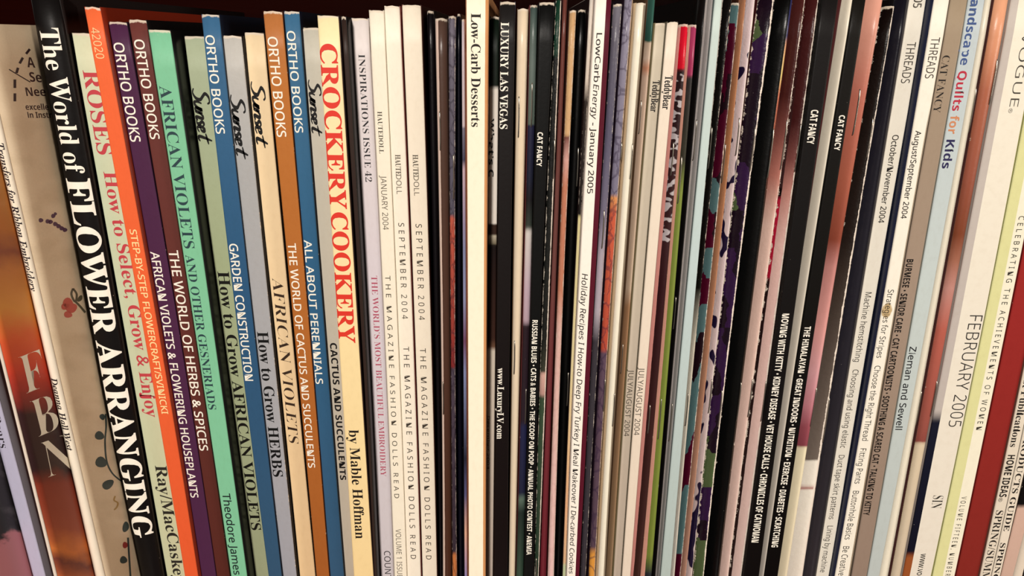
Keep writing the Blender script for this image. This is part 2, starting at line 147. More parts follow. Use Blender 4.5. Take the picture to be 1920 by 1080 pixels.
  'c': [437, [218,471,179,460,143,442,110,417,82,388,60,353,43,313,32,270,29,223,32,179,41,139,56,101,76,68,100,39,129,16,161,-1,195,-12,232,-15,305,-3,369,32,424,90,404,107,372,79,339,63,304,57,265,63,232,82,204,114,183,157,171,212,167,279,176,370,205,424,252,442,275,438,289,425,299,335,319,312,352,304,384,311,406,333,413,365,409,395,395,421,373,444,342,461,305,472,260,475]],
  'd': [551, [262,654,285,652,316,641,325,630,330,616,332,417,299,449,261,468,217,474,183,470,151,460,121,443,94,419,72,389,54,354,40,313,32,268,29,219,32,176,39,136,52,99,69,66,90,38,116,16,144,-1,175,-12,208,-15,258,-7,300,17,332,58,332,-15,404,2,469,13,526,16,526,41,492,52,484,61,476,90,475,678,262,678], [292,411,319,390,332,360,332,113,314,76,285,51,255,42,229,47,208,62,193,87,183,124,177,171,177,287,183,335,194,372,209,398,231,413,259,418]],
  'e': [448, [197,471,162,460,130,443,101,420,76,391,56,358,41,320,32,279,29,234,32,186,41,142,55,102,74,67,98,39,126,16,157,-1,192,-12,229,-15,305,-1,370,40,424,108,402,128,370,92,335,70,297,63,230,83,189,145,174,247,421,247,415,321,399,374,371,417,333,449,287,468,234,474], [277,429,288,413,299,358,300,286,173,286,180,380,203,427,240,442,261,439]],
  'f': [318, [206,687,162,673,126,649,99,616,83,575,78,526,78,462,24,462,24,412,78,412,78,82,74,52,66,38,50,29,22,24,22,0,297,0,297,24,249,30,235,38,227,51,222,70,220,412,303,412,303,462,220,462,221,605,229,640,237,651,250,658,282,658,291,653,294,642,280,610,275,582,282,554,303,535,334,529,363,537,384,559,392,595,388,620,376,643,357,664,331,679,298,689,259,692]],
  'h': [567, [28,655,59,647,68,639,74,628,78,594,77,64,67,38,58,31,27,24,27,0,268,0,268,24,238,31,230,39,221,64,220,350,245,380,272,398,302,404,320,402,333,395,341,384,349,348,350,83,345,50,331,31,301,24,301,0,541,0,541,24,511,31,502,39,493,64,492,315,478,403,434,456,362,474,308,465,261,440,220,397,220,678,28,678]],
  'i': [295, [130,688,112,680,97,668,85,652,77,634,75,614,77,594,85,576,97,561,112,549,130,541,150,539,170,541,187,549,203,561,215,576,223,594,225,614,223,634,215,652,204,668,188,680,170,688,150,690], [30,437,61,431,70,424,74,413,78,375,77,63,68,38,58,31,27,24,27,0,268,0,268,24,251,27,230,39,222,64,221,462,31,462]],
  'j': [312, [138,690,121,682,105,670,93,654,85,636,83,616,85,596,93,578,105,562,120,551,138,543,158,541,178,543,196,551,212,563,224,579,232,596,234,616,232,636,224,654,212,670,196,682,178,690,158,692], [33,438,72,431,83,424,90,412,95,372,94,-107,87,-149,79,-163,65,-171,46,-174,29,-172,19,-165,16,-153,34,-119,39,-98,31,-69,10,-50,-22,-43,-54,-50,-76,-72,-81,-87,-81,-123,-65,-157,-35,-185,5,-203,53,-209,107,-204,152,-189,189,-165,215,-130,232,-86,237,-32,237,462,33,462]],
  'k': [534, [30,654,62,647,70,640,74,629,78,592,77,64,68,39,58,31,26,24,26,0,268,0,268,24,251,27,230,39,221,64,220,200,242,219,345,73,355,55,352,34,341,27,314,24,314,0,560,0,560,24,543,27,528,36,331,311,409,387,442,413,477,430,514,437,514,462,306,462,306,437,340,434,357,427,363,414,360,400,352,385,220,251,220,678,31,678]],
  'l': [297, [30,654,62,647,70,639,74,628,78,592,77,63,68,38,58,31,27,24,27,0,268,0,268,24,251,27,230,39,222,64,221,678,30,678]],
  'm': [825, [303,465,258,438,218,394,218,462,28,462,28,438,59,431,68,423,74,411,78,377,77,64,67,38,58,31,27,24,27,0,264,0,264,24,235,32,227,40,219,65,218,350,241,380,267,398,297,404,315,402,328,395,336,384,341,368,345,323,344,65,335,39,326,31,297,24,297,0,530,0,530,24,501,31,493,39,484,65,483,353,507,381,534,398,562,404,580,402,593,395,601,384,606,368,610,323,609,65,600,39,591,31,562,24,562,0,798,0,798,24,768,31,760,39,751,64,750,315,736,403,693,456,622,474,567,465,519,436,477,389,453,436,412,465,353,474]],
  'n': [567, [308,466,260,440,220,398,220,462,28,462,28,438,59,431,68,423,74,411,78,377,77,64,67,38,58,31,27,24,27,0,268,0,268,24,238,31,230,39,221,64,220,350,245,380,272,398,302,404,320,402,333,395,341,384,349,348,350,83,345,50,331,31,301,24,301,0,541,0,541,24,511,31,502,39,493,64,492,315,478,403,434,456,362,474]],
  'o': [501, [208,470,170,460,135,443,103,419,77,390,56,356,40,317,31,275,28,229,31,185,40,143,56,105,77,70,103,41,135,17,170,-1,209,-11,251,-15,293,-12,331,-1,366,16,396,39,422,68,444,102,459,141,469,183,472,229,469,276,459,318,444,357,422,391,396,420,365,443,330,460,292,471,250,474], [275,440,295,426,309,403,319,365,325,307,327,229,321,95,311,58,296,35,276,22,251,17,226,22,206,35,191,58,178,122,174,189,176,307,182,365,191,403,205,426,225,440,251,445]],
  'r': [428, [325,471,302,463,279,449,256,429,235,405,217,375,217,462,31,462,30,437,48,435,69,425,74,414,78,375,77,63,68,38,58,31,27,24,27,0,294,0,294,24,269,26,237,38,228,48,222,83,224,315,230,339,241,360,254,375,267,384,281,387,301,380,331,344,353,332,386,333,401,339,414,349,423,362,429,378,429,418,422,437,410,453,394,464,373,472,347,474]],
  's': [429, [165,470,128,456,97,433,73,403,60,368,55,328,58,300,67,275,81,252,101,231,127,211,232,156,262,136,280,113,286,87,284,68,277,53,266,40,251,30,232,24,209,22,181,26,154,38,129,58,107,85,91,118,79,157,53,157,53,-13,76,-13,84,1,95,10,116,13,197,-12,225,-15,269,-10,307,4,340,27,364,58,378,96,383,141,380,174,373,202,360,226,341,246,316,265,184,335,163,358,156,386,164,414,186,434,222,441,247,438,271,428,293,413,312,391,328,363,340,330,363,330,363,475,343,475,327,456,307,456,221,475]],
  't': [340, [156,579,102,517,30,446,30,415,72,415,72,106,75,69,84,39,98,16,119,-1,148,-11,184,-14,245,-2,294,36,331,98,307,111,291,83,272,66,250,60,229,67,223,76,216,103,215,415,309,415,309,462,215,462,215,631,192,631]],
  'u': [558, [17,438,36,436,50,430,59,421,67,390,68,144,71,96,81,57,97,26,121,3,153,-11,195,-15,224,-13,251,-6,277,5,301,20,340,60,340,-15,412,4,478,15,536,19,536,44,517,46,493,58,483,84,482,462,282,462,282,438,319,430,329,422,339,392,340,98,318,73,292,58,263,53,248,55,225,69,213,94,211,462,17,462]],
  'w': [647, [-16,437,-6,434,9,424,20,406,182,-15,208,-15,332,293,430,-15,453,-15,626,413,640,432,663,439,663,462,530,462,530,439,557,434,571,425,576,410,573,392,500,210,441,401,445,425,458,433,481,437,481,462,250,462,250,439,264,438,282,430,294,411,314,350,248,189,171,401,174,426,185,434,206,437,206,462,-16,462]],
  'x': [475, [6,437,26,431,46,416,64,392,183,203,92,84,65,55,36,34,7,22,7,0,175,0,175,22,146,25,131,35,126,51,134,75,205,170,268,71,276,45,271,33,256,26,231,24,231,0,475,0,475,23,451,32,295,274,378,378,407,409,435,430,463,441,463,462,299,462,299,438,329,435,344,428,349,415,342,394,273,306,215,400,209,417,214,429,228,436,251,438,251,462,6,462]],
  'y': [447, [-5,437,16,433,37,410,209,-7,199,-48,186,-82,170,-110,140,-143,128,-147,118,-145,112,-139,109,-97,95,-73,69,-61,35,-61,20,-68,-2,-93,-10,-125,-7,-149,1,-169,15,-186,33,-199,54,-206,78,-209,123,-203,160,-182,193,-143,225,-79,404,403,422,429,433,435,446,437,446,462,302,462,302,437,342,431,353,418,352,387,276,177,192,401,196,426,211,434,241,437,241,462,-7,462]],
  '’': [219, [142,678,106,691,75,684,54,664,46,630,53,601,71,581,99,571,99,533,88,498,59,464,59,445,121,478,160,530,173,598,165,645]],
 },
 'J': {
  'D': [720, [109,647,132,644,163,634,172,625,177,613,178,583,50,100,33,61,13,37,-14,26,-50,23,-50,0,284,1,373,11,444,30,506,62,563,106,602,146,633,190,659,237,677,287,687,339,691,392,656,547,551,640,376,671,109,671], [476,619,528,553,545,444,543,391,536,339,524,289,508,241,488,197,465,156,437,120,406,90,372,65,335,46,295,35,232,32,205,41,193,59,194,93,323,586,336,618,354,635,390,641]],
  'E': [656, [109,647,132,644,163,634,172,625,179,597,175,568,50,100,33,61,13,37,-14,26,-50,23,-50,0,521,0,579,203,554,203,502,130,475,102,446,80,415,62,381,50,303,36,233,35,204,41,192,55,194,84,261,338,328,337,358,329,381,318,397,300,406,274,408,203,430,203,501,479,476,479,450,434,421,402,383,383,331,374,270,373,336,614,346,628,361,636,385,639,457,635,502,624,536,606,559,578,573,540,578,483,606,483,643,671,109,671]],
  'H': [756, [109,647,149,641,171,626,179,601,175,567,50,100,33,61,13,37,-14,26,-50,23,-50,0,263,0,263,23,224,30,201,45,193,70,197,100,257,329,496,329,434,100,417,61,397,37,370,26,334,23,334,0,647,0,647,23,607,30,584,45,579,56,578,83,708,575,725,613,744,635,770,644,806,647,806,671,492,671,492,647,532,641,555,626,563,601,559,568,508,375,269,375,323,570,339,609,358,632,385,643,422,647,422,671,109,671]],
  'R': [639, [109,647,132,644,163,634,172,625,179,597,175,568,50,100,33,61,13,37,-14,26,-50,23,-50,0,263,0,263,23,223,29,200,44,193,70,197,101,258,331,289,331,396,0,596,0,596,26,575,29,542,41,530,52,519,69,426,344,484,360,531,383,569,411,596,444,613,481,618,521,612,568,592,606,560,635,514,655,453,667,377,671,109,671], [426,628,456,596,466,542,461,492,446,449,421,414,386,387,344,370,267,366,329,594,340,623,352,635,377,639]],
  'T': [600, [95,492,118,535,145,570,178,599,214,619,251,632,305,636,159,89,141,52,128,41,112,33,65,25,65,0,376,0,376,25,334,31,313,44,305,68,307,85,456,635,531,618,575,566,594,479,622,479,651,671,107,671,70,492]],
  'W': [818, [45,644,70,641,90,632,105,618,115,598,121,570,118,-17,147,-17,439,470,427,-17,458,-17,802,556,834,603,864,633,883,642,906,647,906,671,720,671,720,647,755,643,773,631,779,606,770,578,570,242,582,601,594,631,605,639,641,647,641,671,372,671,372,646,412,639,426,631,435,619,441,602,441,546,256,238,261,581,271,621,280,633,296,641,317,645,317,671,45,671]],
  'a': [500, [208,455,167,439,125,411,71,359,26,292,-8,219,-26,145,-28,109,-25,75,-15,45,2,21,23,2,49,-9,79,-13,110,-10,139,1,166,18,191,42,216,74,241,112,231,59,238,15,259,-6,293,-13,344,1,395,44,446,116,424,130,397,91,374,68,355,60,347,63,342,70,341,89,442,451,335,451,319,395,306,432,281,454,246,461], [291,396,295,369,291,326,280,274,263,219,240,166,213,119,184,83,153,63,138,61,115,68,102,87,97,120,100,153,123,237,148,298,178,352,210,393,241,415,256,418,278,413]],
  'b': [480, [72,672,72,645,116,642,130,633,135,613,130,583,-16,55,-15,37,2,18,32,2,71,-10,114,-14,168,-9,219,7,267,34,298,57,353,115,395,183,423,257,431,293,433,329,430,368,420,400,403,427,381,446,355,457,325,461,278,452,233,425,192,379,281,700], [290,385,306,365,312,332,308,282,295,227,276,172,251,120,222,76,189,43,154,24,136,22,118,25,108,34,104,49,105,63,153,236,190,329,219,372,241,387,266,392]],
  'd': [498, [305,671,305,644,349,638,361,624,361,594,317,438,295,451,270,458,244,461,201,455,159,436,116,405,89,379,43,320,8,254,-15,186,-23,122,-20,81,-11,48,5,21,26,2,52,-10,82,-14,113,-10,142,0,168,18,193,42,244,113,234,52,241,15,261,-7,295,-14,320,-10,343,1,366,19,389,44,442,116,419,132,391,92,370,69,354,61,343,65,345,90,510,700], [296,399,300,371,296,333,285,283,268,229,245,174,218,124,189,86,158,65,131,64,111,77,100,101,100,139,110,188,128,242,151,296,179,345,208,385,237,412,264,422,284,416]],
  'e': [401, [229,458,196,448,163,433,101,387,48,326,9,256,-5,219,-13,182,-16,146,-12,99,2,60,24,28,54,5,89,-9,130,-14,203,1,266,47,319,124,291,142,255,93,219,63,182,53,161,55,144,62,130,74,119,90,113,109,112,149,117,185,195,203,258,227,308,259,343,294,364,331,371,369,368,395,358,417,342,436,320,450,294,458,262,461], [264,427,279,418,287,399,286,363,279,339,267,316,232,273,183,239,125,218,143,281,164,334,187,375,210,404,233,422,255,428]],
  'f': [288, [269,693,227,672,187,638,152,590,122,527,98,451,28,451,20,410,89,410,27,99,-13,-69,-31,-118,-51,-153,-75,-172,-97,-172,-103,-167,-104,-156,-90,-128,-90,-104,-102,-84,-122,-72,-149,-73,-172,-87,-184,-111,-183,-148,-175,-167,-162,-184,-144,-197,-122,-204,-98,-207,-55,-203,-17,-189,16,-167,46,-135,73,-93,97,-43,138,88,209,410,294,410,300,451,215,451,232,520,265,618,282,646,300,663,319,669,328,668,335,658,323,632,319,615,325,592,344,574,368,568,397,574,414,592,420,622,417,644,408,663,393,679,372,690,346,698,315,700]],
  'i': [289, [178,683,163,677,138,652,132,637,132,601,138,586,163,561,178,555,213,555,229,561,253,586,260,601,260,637,253,652,229,677,213,683], [28,431,29,406,61,403,74,394,79,378,73,341,12,120,2,71,3,40,9,22,20,8,34,-3,52,-10,73,-12,127,3,180,47,231,120,211,134,183,95,159,71,141,63,132,65,127,71,125,82,129,109,223,461]],
  'l': [258, [77,670,78,645,110,642,124,633,129,617,-6,114,-15,70,-13,37,-6,19,5,5,19,-6,37,-12,59,-14,87,-10,114,0,139,18,163,43,215,117,195,132,167,93,143,69,124,61,115,63,110,69,108,86,272,700]],
  'm': [781, [25,431,27,406,59,403,72,394,77,374,-21,0,98,0,128,110,163,205,203,283,244,343,282,377,300,386,317,389,328,387,334,380,336,368,332,347,227,0,342,0,406,186,440,262,474,318,506,357,537,381,566,389,577,387,583,380,585,368,581,347,504,100,499,62,506,21,529,-4,566,-12,593,-8,620,3,645,21,670,47,724,120,702,135,674,96,645,67,626,67,621,74,621,99,673,254,701,354,704,387,696,428,671,453,629,461,597,457,567,446,537,428,507,401,477,366,445,323,456,387,448,428,423,453,381,461,346,456,311,442,278,419,245,386,210,342,173,288,225,461]],
  'n': [532, [25,431,27,406,59,403,72,394,77,374,-21,0,98,0,128,110,163,205,203,283,243,341,281,376,317,388,328,386,334,379,336,367,332,346,293,228,255,99,250,61,257,19,280,-6,317,-14,344,-10,371,1,396,20,421,45,475,119,453,134,416,82,396,66,378,66,372,73,370,85,442,312,456,386,448,428,423,453,381,461,346,456,311,442,278,419,245,386,210,342,173,288,225,461]],
  'o': [470, [227,458,193,449,160,433,128,412,99,387,47,327,9,257,-5,220,-12,183,-15,146,-10,101,5,62,30,30,62,5,100,-9,143,-14,180,-11,216,-1,251,15,283,36,313,62,340,91,385,157,414,230,422,266,424,302,419,348,405,387,381,419,349,442,309,456,261,461], [284,421,300,397,306,358,298,285,284,226,264,166,241,110,213,63,184,31,169,23,154,20,126,27,109,50,103,87,112,166,126,226,145,286,169,342,196,387,226,418,241,426,256,429]],
  'r': [388, [25,431,27,406,59,403,72,394,77,374,-21,0,98,0,141,145,173,225,220,315,246,348,268,359,274,357,292,337,309,327,328,324,345,326,359,332,371,343,379,357,386,394,380,431,362,454,331,461,306,456,280,441,255,417,229,383,170,281,225,461]],
  's': [376, [137,456,106,445,80,426,59,401,46,372,42,339,44,319,58,276,84,230,163,128,174,102,178,78,172,46,153,27,121,21,68,36,34,81,19,157,-10,162,-36,-6,-10,-10,-1,2,10,9,22,11,78,-5,135,-14,188,-6,212,4,250,34,275,74,281,97,282,139,273,173,257,205,217,262,162,330,148,357,144,380,151,404,171,423,199,429,242,416,274,375,294,308,320,305,342,457,316,457,309,447,299,441,277,441,232,452,172,460]],
  't': [275, [147,525,86,475,19,442,19,407,67,407,-18,95,-23,64,-15,18,7,-6,45,-14,75,-10,104,2,132,22,159,49,214,126,191,141,159,97,134,70,115,61,107,64,102,71,100,93,188,407,267,407,278,447,199,447,241,592,200,592]],
  'y': [419, [-14,438,-14,411,27,408,40,394,73,292,99,167,118,44,122,-20,113,-45,77,-96,57,-115,38,-126,20,-125,-47,-93,-76,-93,-102,-107,-117,-132,-117,-164,-110,-179,-99,-192,-84,-201,-66,-207,-44,-209,-20,-206,4,-197,30,-182,83,-138,136,-78,188,-7,237,70,281,150,319,226,348,295,367,353,373,394,366,430,357,444,345,453,330,459,312,461,280,453,258,432,250,400,253,382,262,367,293,342,302,328,305,314,296,269,267,202,220,112,190,270,154,424,141,452,126,461]],
 },
 'K': {
  '&': [625, [372,649,287,669,195,649,134,595,112,512,123,455,151,401,189,354,105,296,49,229,28,153,52,71,114,13,200,-9,265,0,336,32,416,93,494,0,620,0,482,160,529,220,567,281,593,339,495,339,476,302,450,262,422,229,326,339,398,399,438,458,451,521,430,596], [282,586,322,577,350,552,360,516,353,482,327,446,271,405,242,438,218,478,208,521,218,554,244,577], [180,244,245,289,356,161,308,119,260,91,210,81,169,91,139,117,126,153,140,201]],
  '.': [219, [79,103,57,81,49,51,57,21,79,-1,109,-9,139,-1,161,21,169,51,161,81,139,103,109,111]],
  'A': [690, [163,0,215,170,475,170,527,0,690,0,437,717,252,717,0,0], [439,297,253,297,345,606]],
  'B': [672, [357,0,433,6,497,24,549,55,588,96,611,147,619,207,611,272,602,297,574,335,536,360,491,374,491,379,524,389,551,406,573,430,588,460,598,494,601,533,593,594,569,641,528,674,472,696,400,710,312,714,90,714,90,0], [360,588,392,582,416,572,433,557,443,538,446,513,443,488,435,468,421,452,399,440,369,433,241,431,241,590], [378,308,411,300,435,287,450,268,459,247,462,222,459,195,450,171,435,152,412,137,381,128,241,125,241,311]],
  'C': [637, [325,719,264,703,211,677,165,642,127,598,97,547,75,489,62,425,58,356,62,286,73,222,92,164,119,113,154,70,198,36,249,10,310,-5,379,-10,450,-6,513,6,575,27,575,154,510,134,451,120,393,116,336,123,291,144,257,179,233,226,219,285,214,355,219,425,234,484,260,533,295,569,340,591,393,598,446,592,499,574,553,551,602,674,535,700,464,718,393,724]],
  'D': [740, [292,0,406,10,502,41,580,92,636,162,671,253,682,364,677,437,662,501,637,557,602,604,559,643,509,674,450,696,385,710,314,714,90,714,90,0], [383,584,433,565,473,535,502,490,519,432,525,360,501,229,428,151,306,125,241,125,241,590,322,590]],
  'E': [560, [501,0,501,125,241,125,241,309,483,309,483,433,241,433,241,590,501,590,501,714,90,714,90,0]],
  'F': [549, [239,0,239,282,481,282,481,406,239,406,239,590,499,590,499,714,90,714,90,0]],
  'G': [724, [355,719,287,704,228,679,177,645,135,603,102,552,77,494,63,429,58,358,68,248,96,156,144,84,210,32,292,0,390,-10,485,-5,567,9,644,31,644,401,361,401,361,275,496,275,496,126,420,116,359,119,323,130,293,147,268,169,248,198,233,231,222,269,216,310,214,355,217,402,226,445,241,484,261,517,286,545,316,568,350,585,388,595,430,598,490,593,545,579,593,559,643,680,579,703,506,719,431,724]],
  'H': [765, [90,0,241,0,241,308,524,308,524,0,675,0,675,714,524,714,524,434,241,434,241,714,90,714]],
  'I': [389, [32,628,119,588,119,126,32,86,32,0,357,0,357,86,270,126,270,588,357,628,357,714,32,714]],
  'K': [664, [90,0,241,0,241,255,305,301,492,0,664,0,413,398,662,714,494,714,280,444,241,387,241,714,90,714]],
  'L': [565, [90,0,531,0,531,125,241,125,241,714,90,714]],
  'M': [943, [225,0,225,358,216,560,220,560,392,0,531,0,715,559,719,559,714,416,712,0,853,0,853,714,647,714,468,168,465,168,296,714,90,714,90,0]],
  'N': [813, [225,0,224,404,216,540,220,540,531,0,723,0,723,714,587,714,588,311,594,179,591,179,281,714,90,714,90,0]],
  'O': [796, [326,720,261,705,207,680,161,645,123,603,95,552,74,494,62,430,58,359,62,288,74,223,95,165,123,114,161,71,207,36,261,10,325,-5,398,-10,471,-5,535,10,590,36,636,71,673,114,702,165,722,223,734,287,738,358,734,429,722,493,702,552,673,602,636,645,590,680,535,705,472,720,399,725], [457,592,503,571,537,535,560,487,574,428,579,358,574,289,560,230,537,182,503,146,457,124,398,117,340,124,294,146,260,182,236,230,222,289,217,358,222,428,236,487,260,535,295,571,341,592,399,599]],
  'P': [628, [241,0,241,254,371,258,425,269,471,287,507,311,536,341,557,375,571,412,580,451,583,491,576,555,555,610,520,655,469,688,402,707,318,714,90,714,90,0], [377,578,417,544,430,486,426,452,413,424,393,404,365,389,331,381,241,378,241,590,310,590]],
  'Q': [796, [326,720,261,705,207,680,161,645,123,603,95,552,74,494,62,430,58,359,62,288,74,223,95,165,123,114,161,71,207,36,261,10,325,-5,409,-10,540,-170,734,-170,562,22,617,54,661,97,695,151,719,212,733,282,738,358,734,429,722,493,702,552,673,602,636,645,590,680,535,705,472,720,399,725], [457,592,503,571,537,535,560,487,574,428,579,358,574,289,560,230,537,182,503,146,457,124,398,117,340,124,294,146,260,182,236,230,222,289,217,358,222,428,236,487,260,535,295,571,341,592,399,599]],
  'R': [660, [241,0,241,274,322,274,492,0,660,0,450,311,473,323,516,353,551,391,575,440,581,469,583,500,575,566,552,620,514,661,459,690,387,708,298,714,90,714,90,0], [332,588,368,580,396,569,415,551,426,527,430,496,426,466,416,441,398,422,371,408,335,400,241,397,241,590]],
  'S': [551, [227,718,168,700,119,671,83,630,61,580,54,521,62,462,71,437,98,395,132,361,170,336,323,256,345,238,359,216,363,191,360,170,353,152,340,137,320,125,294,117,260,115,188,123,116,146,46,174,46,33,108,9,175,-5,248,-10,326,-4,390,15,443,47,481,88,503,139,511,198,509,233,502,265,490,292,474,316,431,359,372,395,236,466,217,482,206,502,202,526,205,546,212,563,225,578,243,589,265,596,291,598,345,593,398,579,459,556,508,674,437,701,368,718,296,724]],
  'T': [579, [20,588,214,588,214,0,365,0,365,588,559,588,559,714,20,714]],
  'U': [756, [85,254,93,180,118,116,159,62,216,22,288,-2,375,-10,438,-6,493,5,541,25,581,50,613,82,639,119,657,160,667,204,671,252,671,714,520,714,520,278,516,228,505,187,487,156,460,134,424,121,379,117,336,121,300,133,272,153,252,183,240,224,236,277,236,714,85,714]],
  'V': [650, [242,0,407,0,650,714,497,714,359,280,325,132,299,249,153,714,0,714]],
  'W': [967, [182,0,354,0,461,424,483,542,509,408,613,0,785,0,967,714,818,714,723,307,692,137,671,264,555,714,412,714,305,300,275,137,253,266,149,714,0,714]],
  'X': [667, [237,368,0,0,162,0,328,270,494,0,667,0,426,360,650,714,487,714,336,457,182,714,15,714]],
  'Y': [624, [237,273,237,0,387,0,387,278,624,714,461,714,312,420,164,714,0,714]],
  'a': [604, [227,551,156,534,93,508,142,407,218,436,270,446,321,445,342,438,359,427,371,411,379,390,381,340,286,337,211,330,150,315,103,292,69,259,49,216,42,163,47,109,63,66,90,33,125,9,165,-5,211,-10,253,-8,289,-1,318,10,344,26,368,47,392,74,396,74,425,0,529,0,529,364,522,424,503,472,471,510,426,536,370,552,302,557], [381,253,377,176,366,149,348,128,324,112,297,102,267,99,247,101,215,114,204,125,197,141,195,162,198,186,207,207,223,225,247,239,280,247]],
  'c': [514, [262,553,216,543,174,526,136,502,105,471,79,433,60,387,49,333,45,270,52,182,75,111,112,58,162,20,225,-3,300,-10,367,-6,419,7,466,31,466,158,420,133,371,117,313,111,279,115,251,128,228,150,211,181,200,221,197,271,210,363,249,418,313,436,353,432,439,404,483,519,411,545,349,555]],
  'd': [633, [408,543,417,476,412,476,396,497,352,533,324,546,292,553,255,556,196,548,146,524,103,484,71,428,51,358,45,272,51,187,71,117,103,62,145,22,194,-2,251,-10,288,-7,320,0,347,14,370,30,406,71,412,71,441,0,555,0,555,760,406,760], [371,416,392,393,405,361,413,320,416,271,413,210,404,174,390,146,369,125,340,113,303,109,272,113,245,127,224,150,208,181,199,221,196,270,199,319,208,360,224,393,245,416,271,430,301,435,340,430]],
  'e': [591, [254,552,209,542,168,524,132,499,102,467,78,429,59,383,49,329,45,269,49,210,61,158,81,113,108,75,141,44,180,21,224,4,272,-7,325,-10,401,-6,462,7,517,29,517,144,457,120,398,106,332,101,293,105,260,117,234,137,214,164,201,197,196,236,548,236,548,308,541,381,519,442,482,492,433,527,373,549,303,556], [336,446,362,436,382,418,396,394,405,366,408,335,199,335,205,371,216,400,233,422,253,438,277,447,304,450]],
  'f': [387, [257,763,193,749,166,736,143,718,126,695,112,665,105,629,102,546,20,506,20,434,102,434,102,0,251,0,251,434,380,434,380,546,251,546,253,598,266,628,277,639,292,645,343,645,394,633,432,742,375,758,323,764]],
  'h': [657, [78,0,227,0,227,257,230,311,238,355,252,391,274,416,305,432,345,437,394,424,423,385,433,319,433,0,582,0,582,356,576,420,558,470,529,509,489,535,441,551,386,556,354,554,323,548,295,537,269,522,247,501,228,476,220,476,225,528,227,760,78,760]],
  'i': [305, [132,758,96,745,82,731,75,712,72,687,75,662,82,643,96,630,132,616,174,616,210,630,223,643,231,662,234,687,231,712,223,731,210,745,174,758], [78,0,227,0,227,546,78,546]],
  'l': [305, [78,0,227,0,227,760,78,760]],
  'n': [657, [355,554,292,537,263,522,240,501,220,476,212,476,192,546,78,546,78,0,227,0,227,257,230,311,238,355,252,391,273,416,304,432,345,437,373,434,395,424,412,408,424,385,431,355,433,0,582,0,582,356,576,420,558,470,529,509,490,535,443,551,388,556]],
  'o': [619, [234,548,169,524,116,483,77,427,53,358,45,274,49,216,60,165,79,120,104,81,136,48,173,23,214,5,259,-6,308,-10,384,-2,449,23,502,64,542,120,566,190,574,274,570,332,559,383,540,428,515,466,484,498,447,523,406,541,360,552,311,556], [345,432,374,418,396,396,410,364,419,324,422,274,419,224,410,184,396,152,374,128,346,115,310,110,274,115,245,128,224,152,209,184,200,224,197,274,200,324,209,364,224,396,245,418,273,432,309,436]],
  'p': [633, [345,553,313,545,286,532,263,515,227,475,220,475,199,546,78,546,78,-240,227,-240,226,6,219,60,227,60,243,43,284,12,310,0,341,-8,378,-10,436,-2,486,22,529,62,562,118,581,189,588,274,582,359,563,429,531,485,489,524,439,548,382,556], [272,421,299,433,334,437,391,419,425,365,436,276,433,227,425,186,412,154,392,130,367,116,336,111,299,116,270,130,251,154,237,186,230,226,227,275,231,336,239,373,252,401]],
  'r': [454, [348,553,315,543,286,526,260,505,238,481,220,454,213,454,191,546,78,546,78,0,227,0,229,310,237,338,249,360,264,378,283,393,329,411,393,416,422,412,433,552,409,555]],
  's': [497, [200,552,148,539,104,518,71,488,52,450,45,404,47,375,61,328,90,291,134,261,252,206,287,187,305,171,311,155,310,133,294,112,278,105,231,99,174,105,108,121,46,145,46,22,101,4,157,-7,226,-10,297,-5,355,10,401,35,433,68,453,111,459,162,457,193,451,219,441,242,426,261,388,293,337,319,278,344,209,379,197,394,193,410,200,430,222,442,259,446,308,441,408,406,453,513,389,538,327,552,261,556]],
  't': [434, [105,547,23,497,23,434,94,434,97,128,104,91,117,62,133,38,154,19,178,6,204,-3,265,-10,318,-7,365,3,402,15,402,126,324,110,290,111,261,125,251,137,245,152,243,434,396,434,396,546,243,546,243,662,148,662]],
  'u': [657, [75,190,81,126,99,76,128,38,167,11,214,-5,269,-10,302,-8,366,9,394,24,418,45,437,70,445,70,465,0,579,0,579,546,430,546,430,289,427,236,419,191,405,156,384,130,353,114,312,109,284,112,262,122,245,139,233,162,226,191,224,546,75,546]],
  'x': [578, [190,279,5,0,174,0,289,187,404,0,573,0,387,279,565,546,396,546,289,372,183,546,14,546]],
  '’': [219, [142,678,106,691,75,684,54,664,46,630,53,601,71,581,99,571,99,533,88,498,59,464,59,445,121,478,160,530,173,598,165,645]],
 },
}
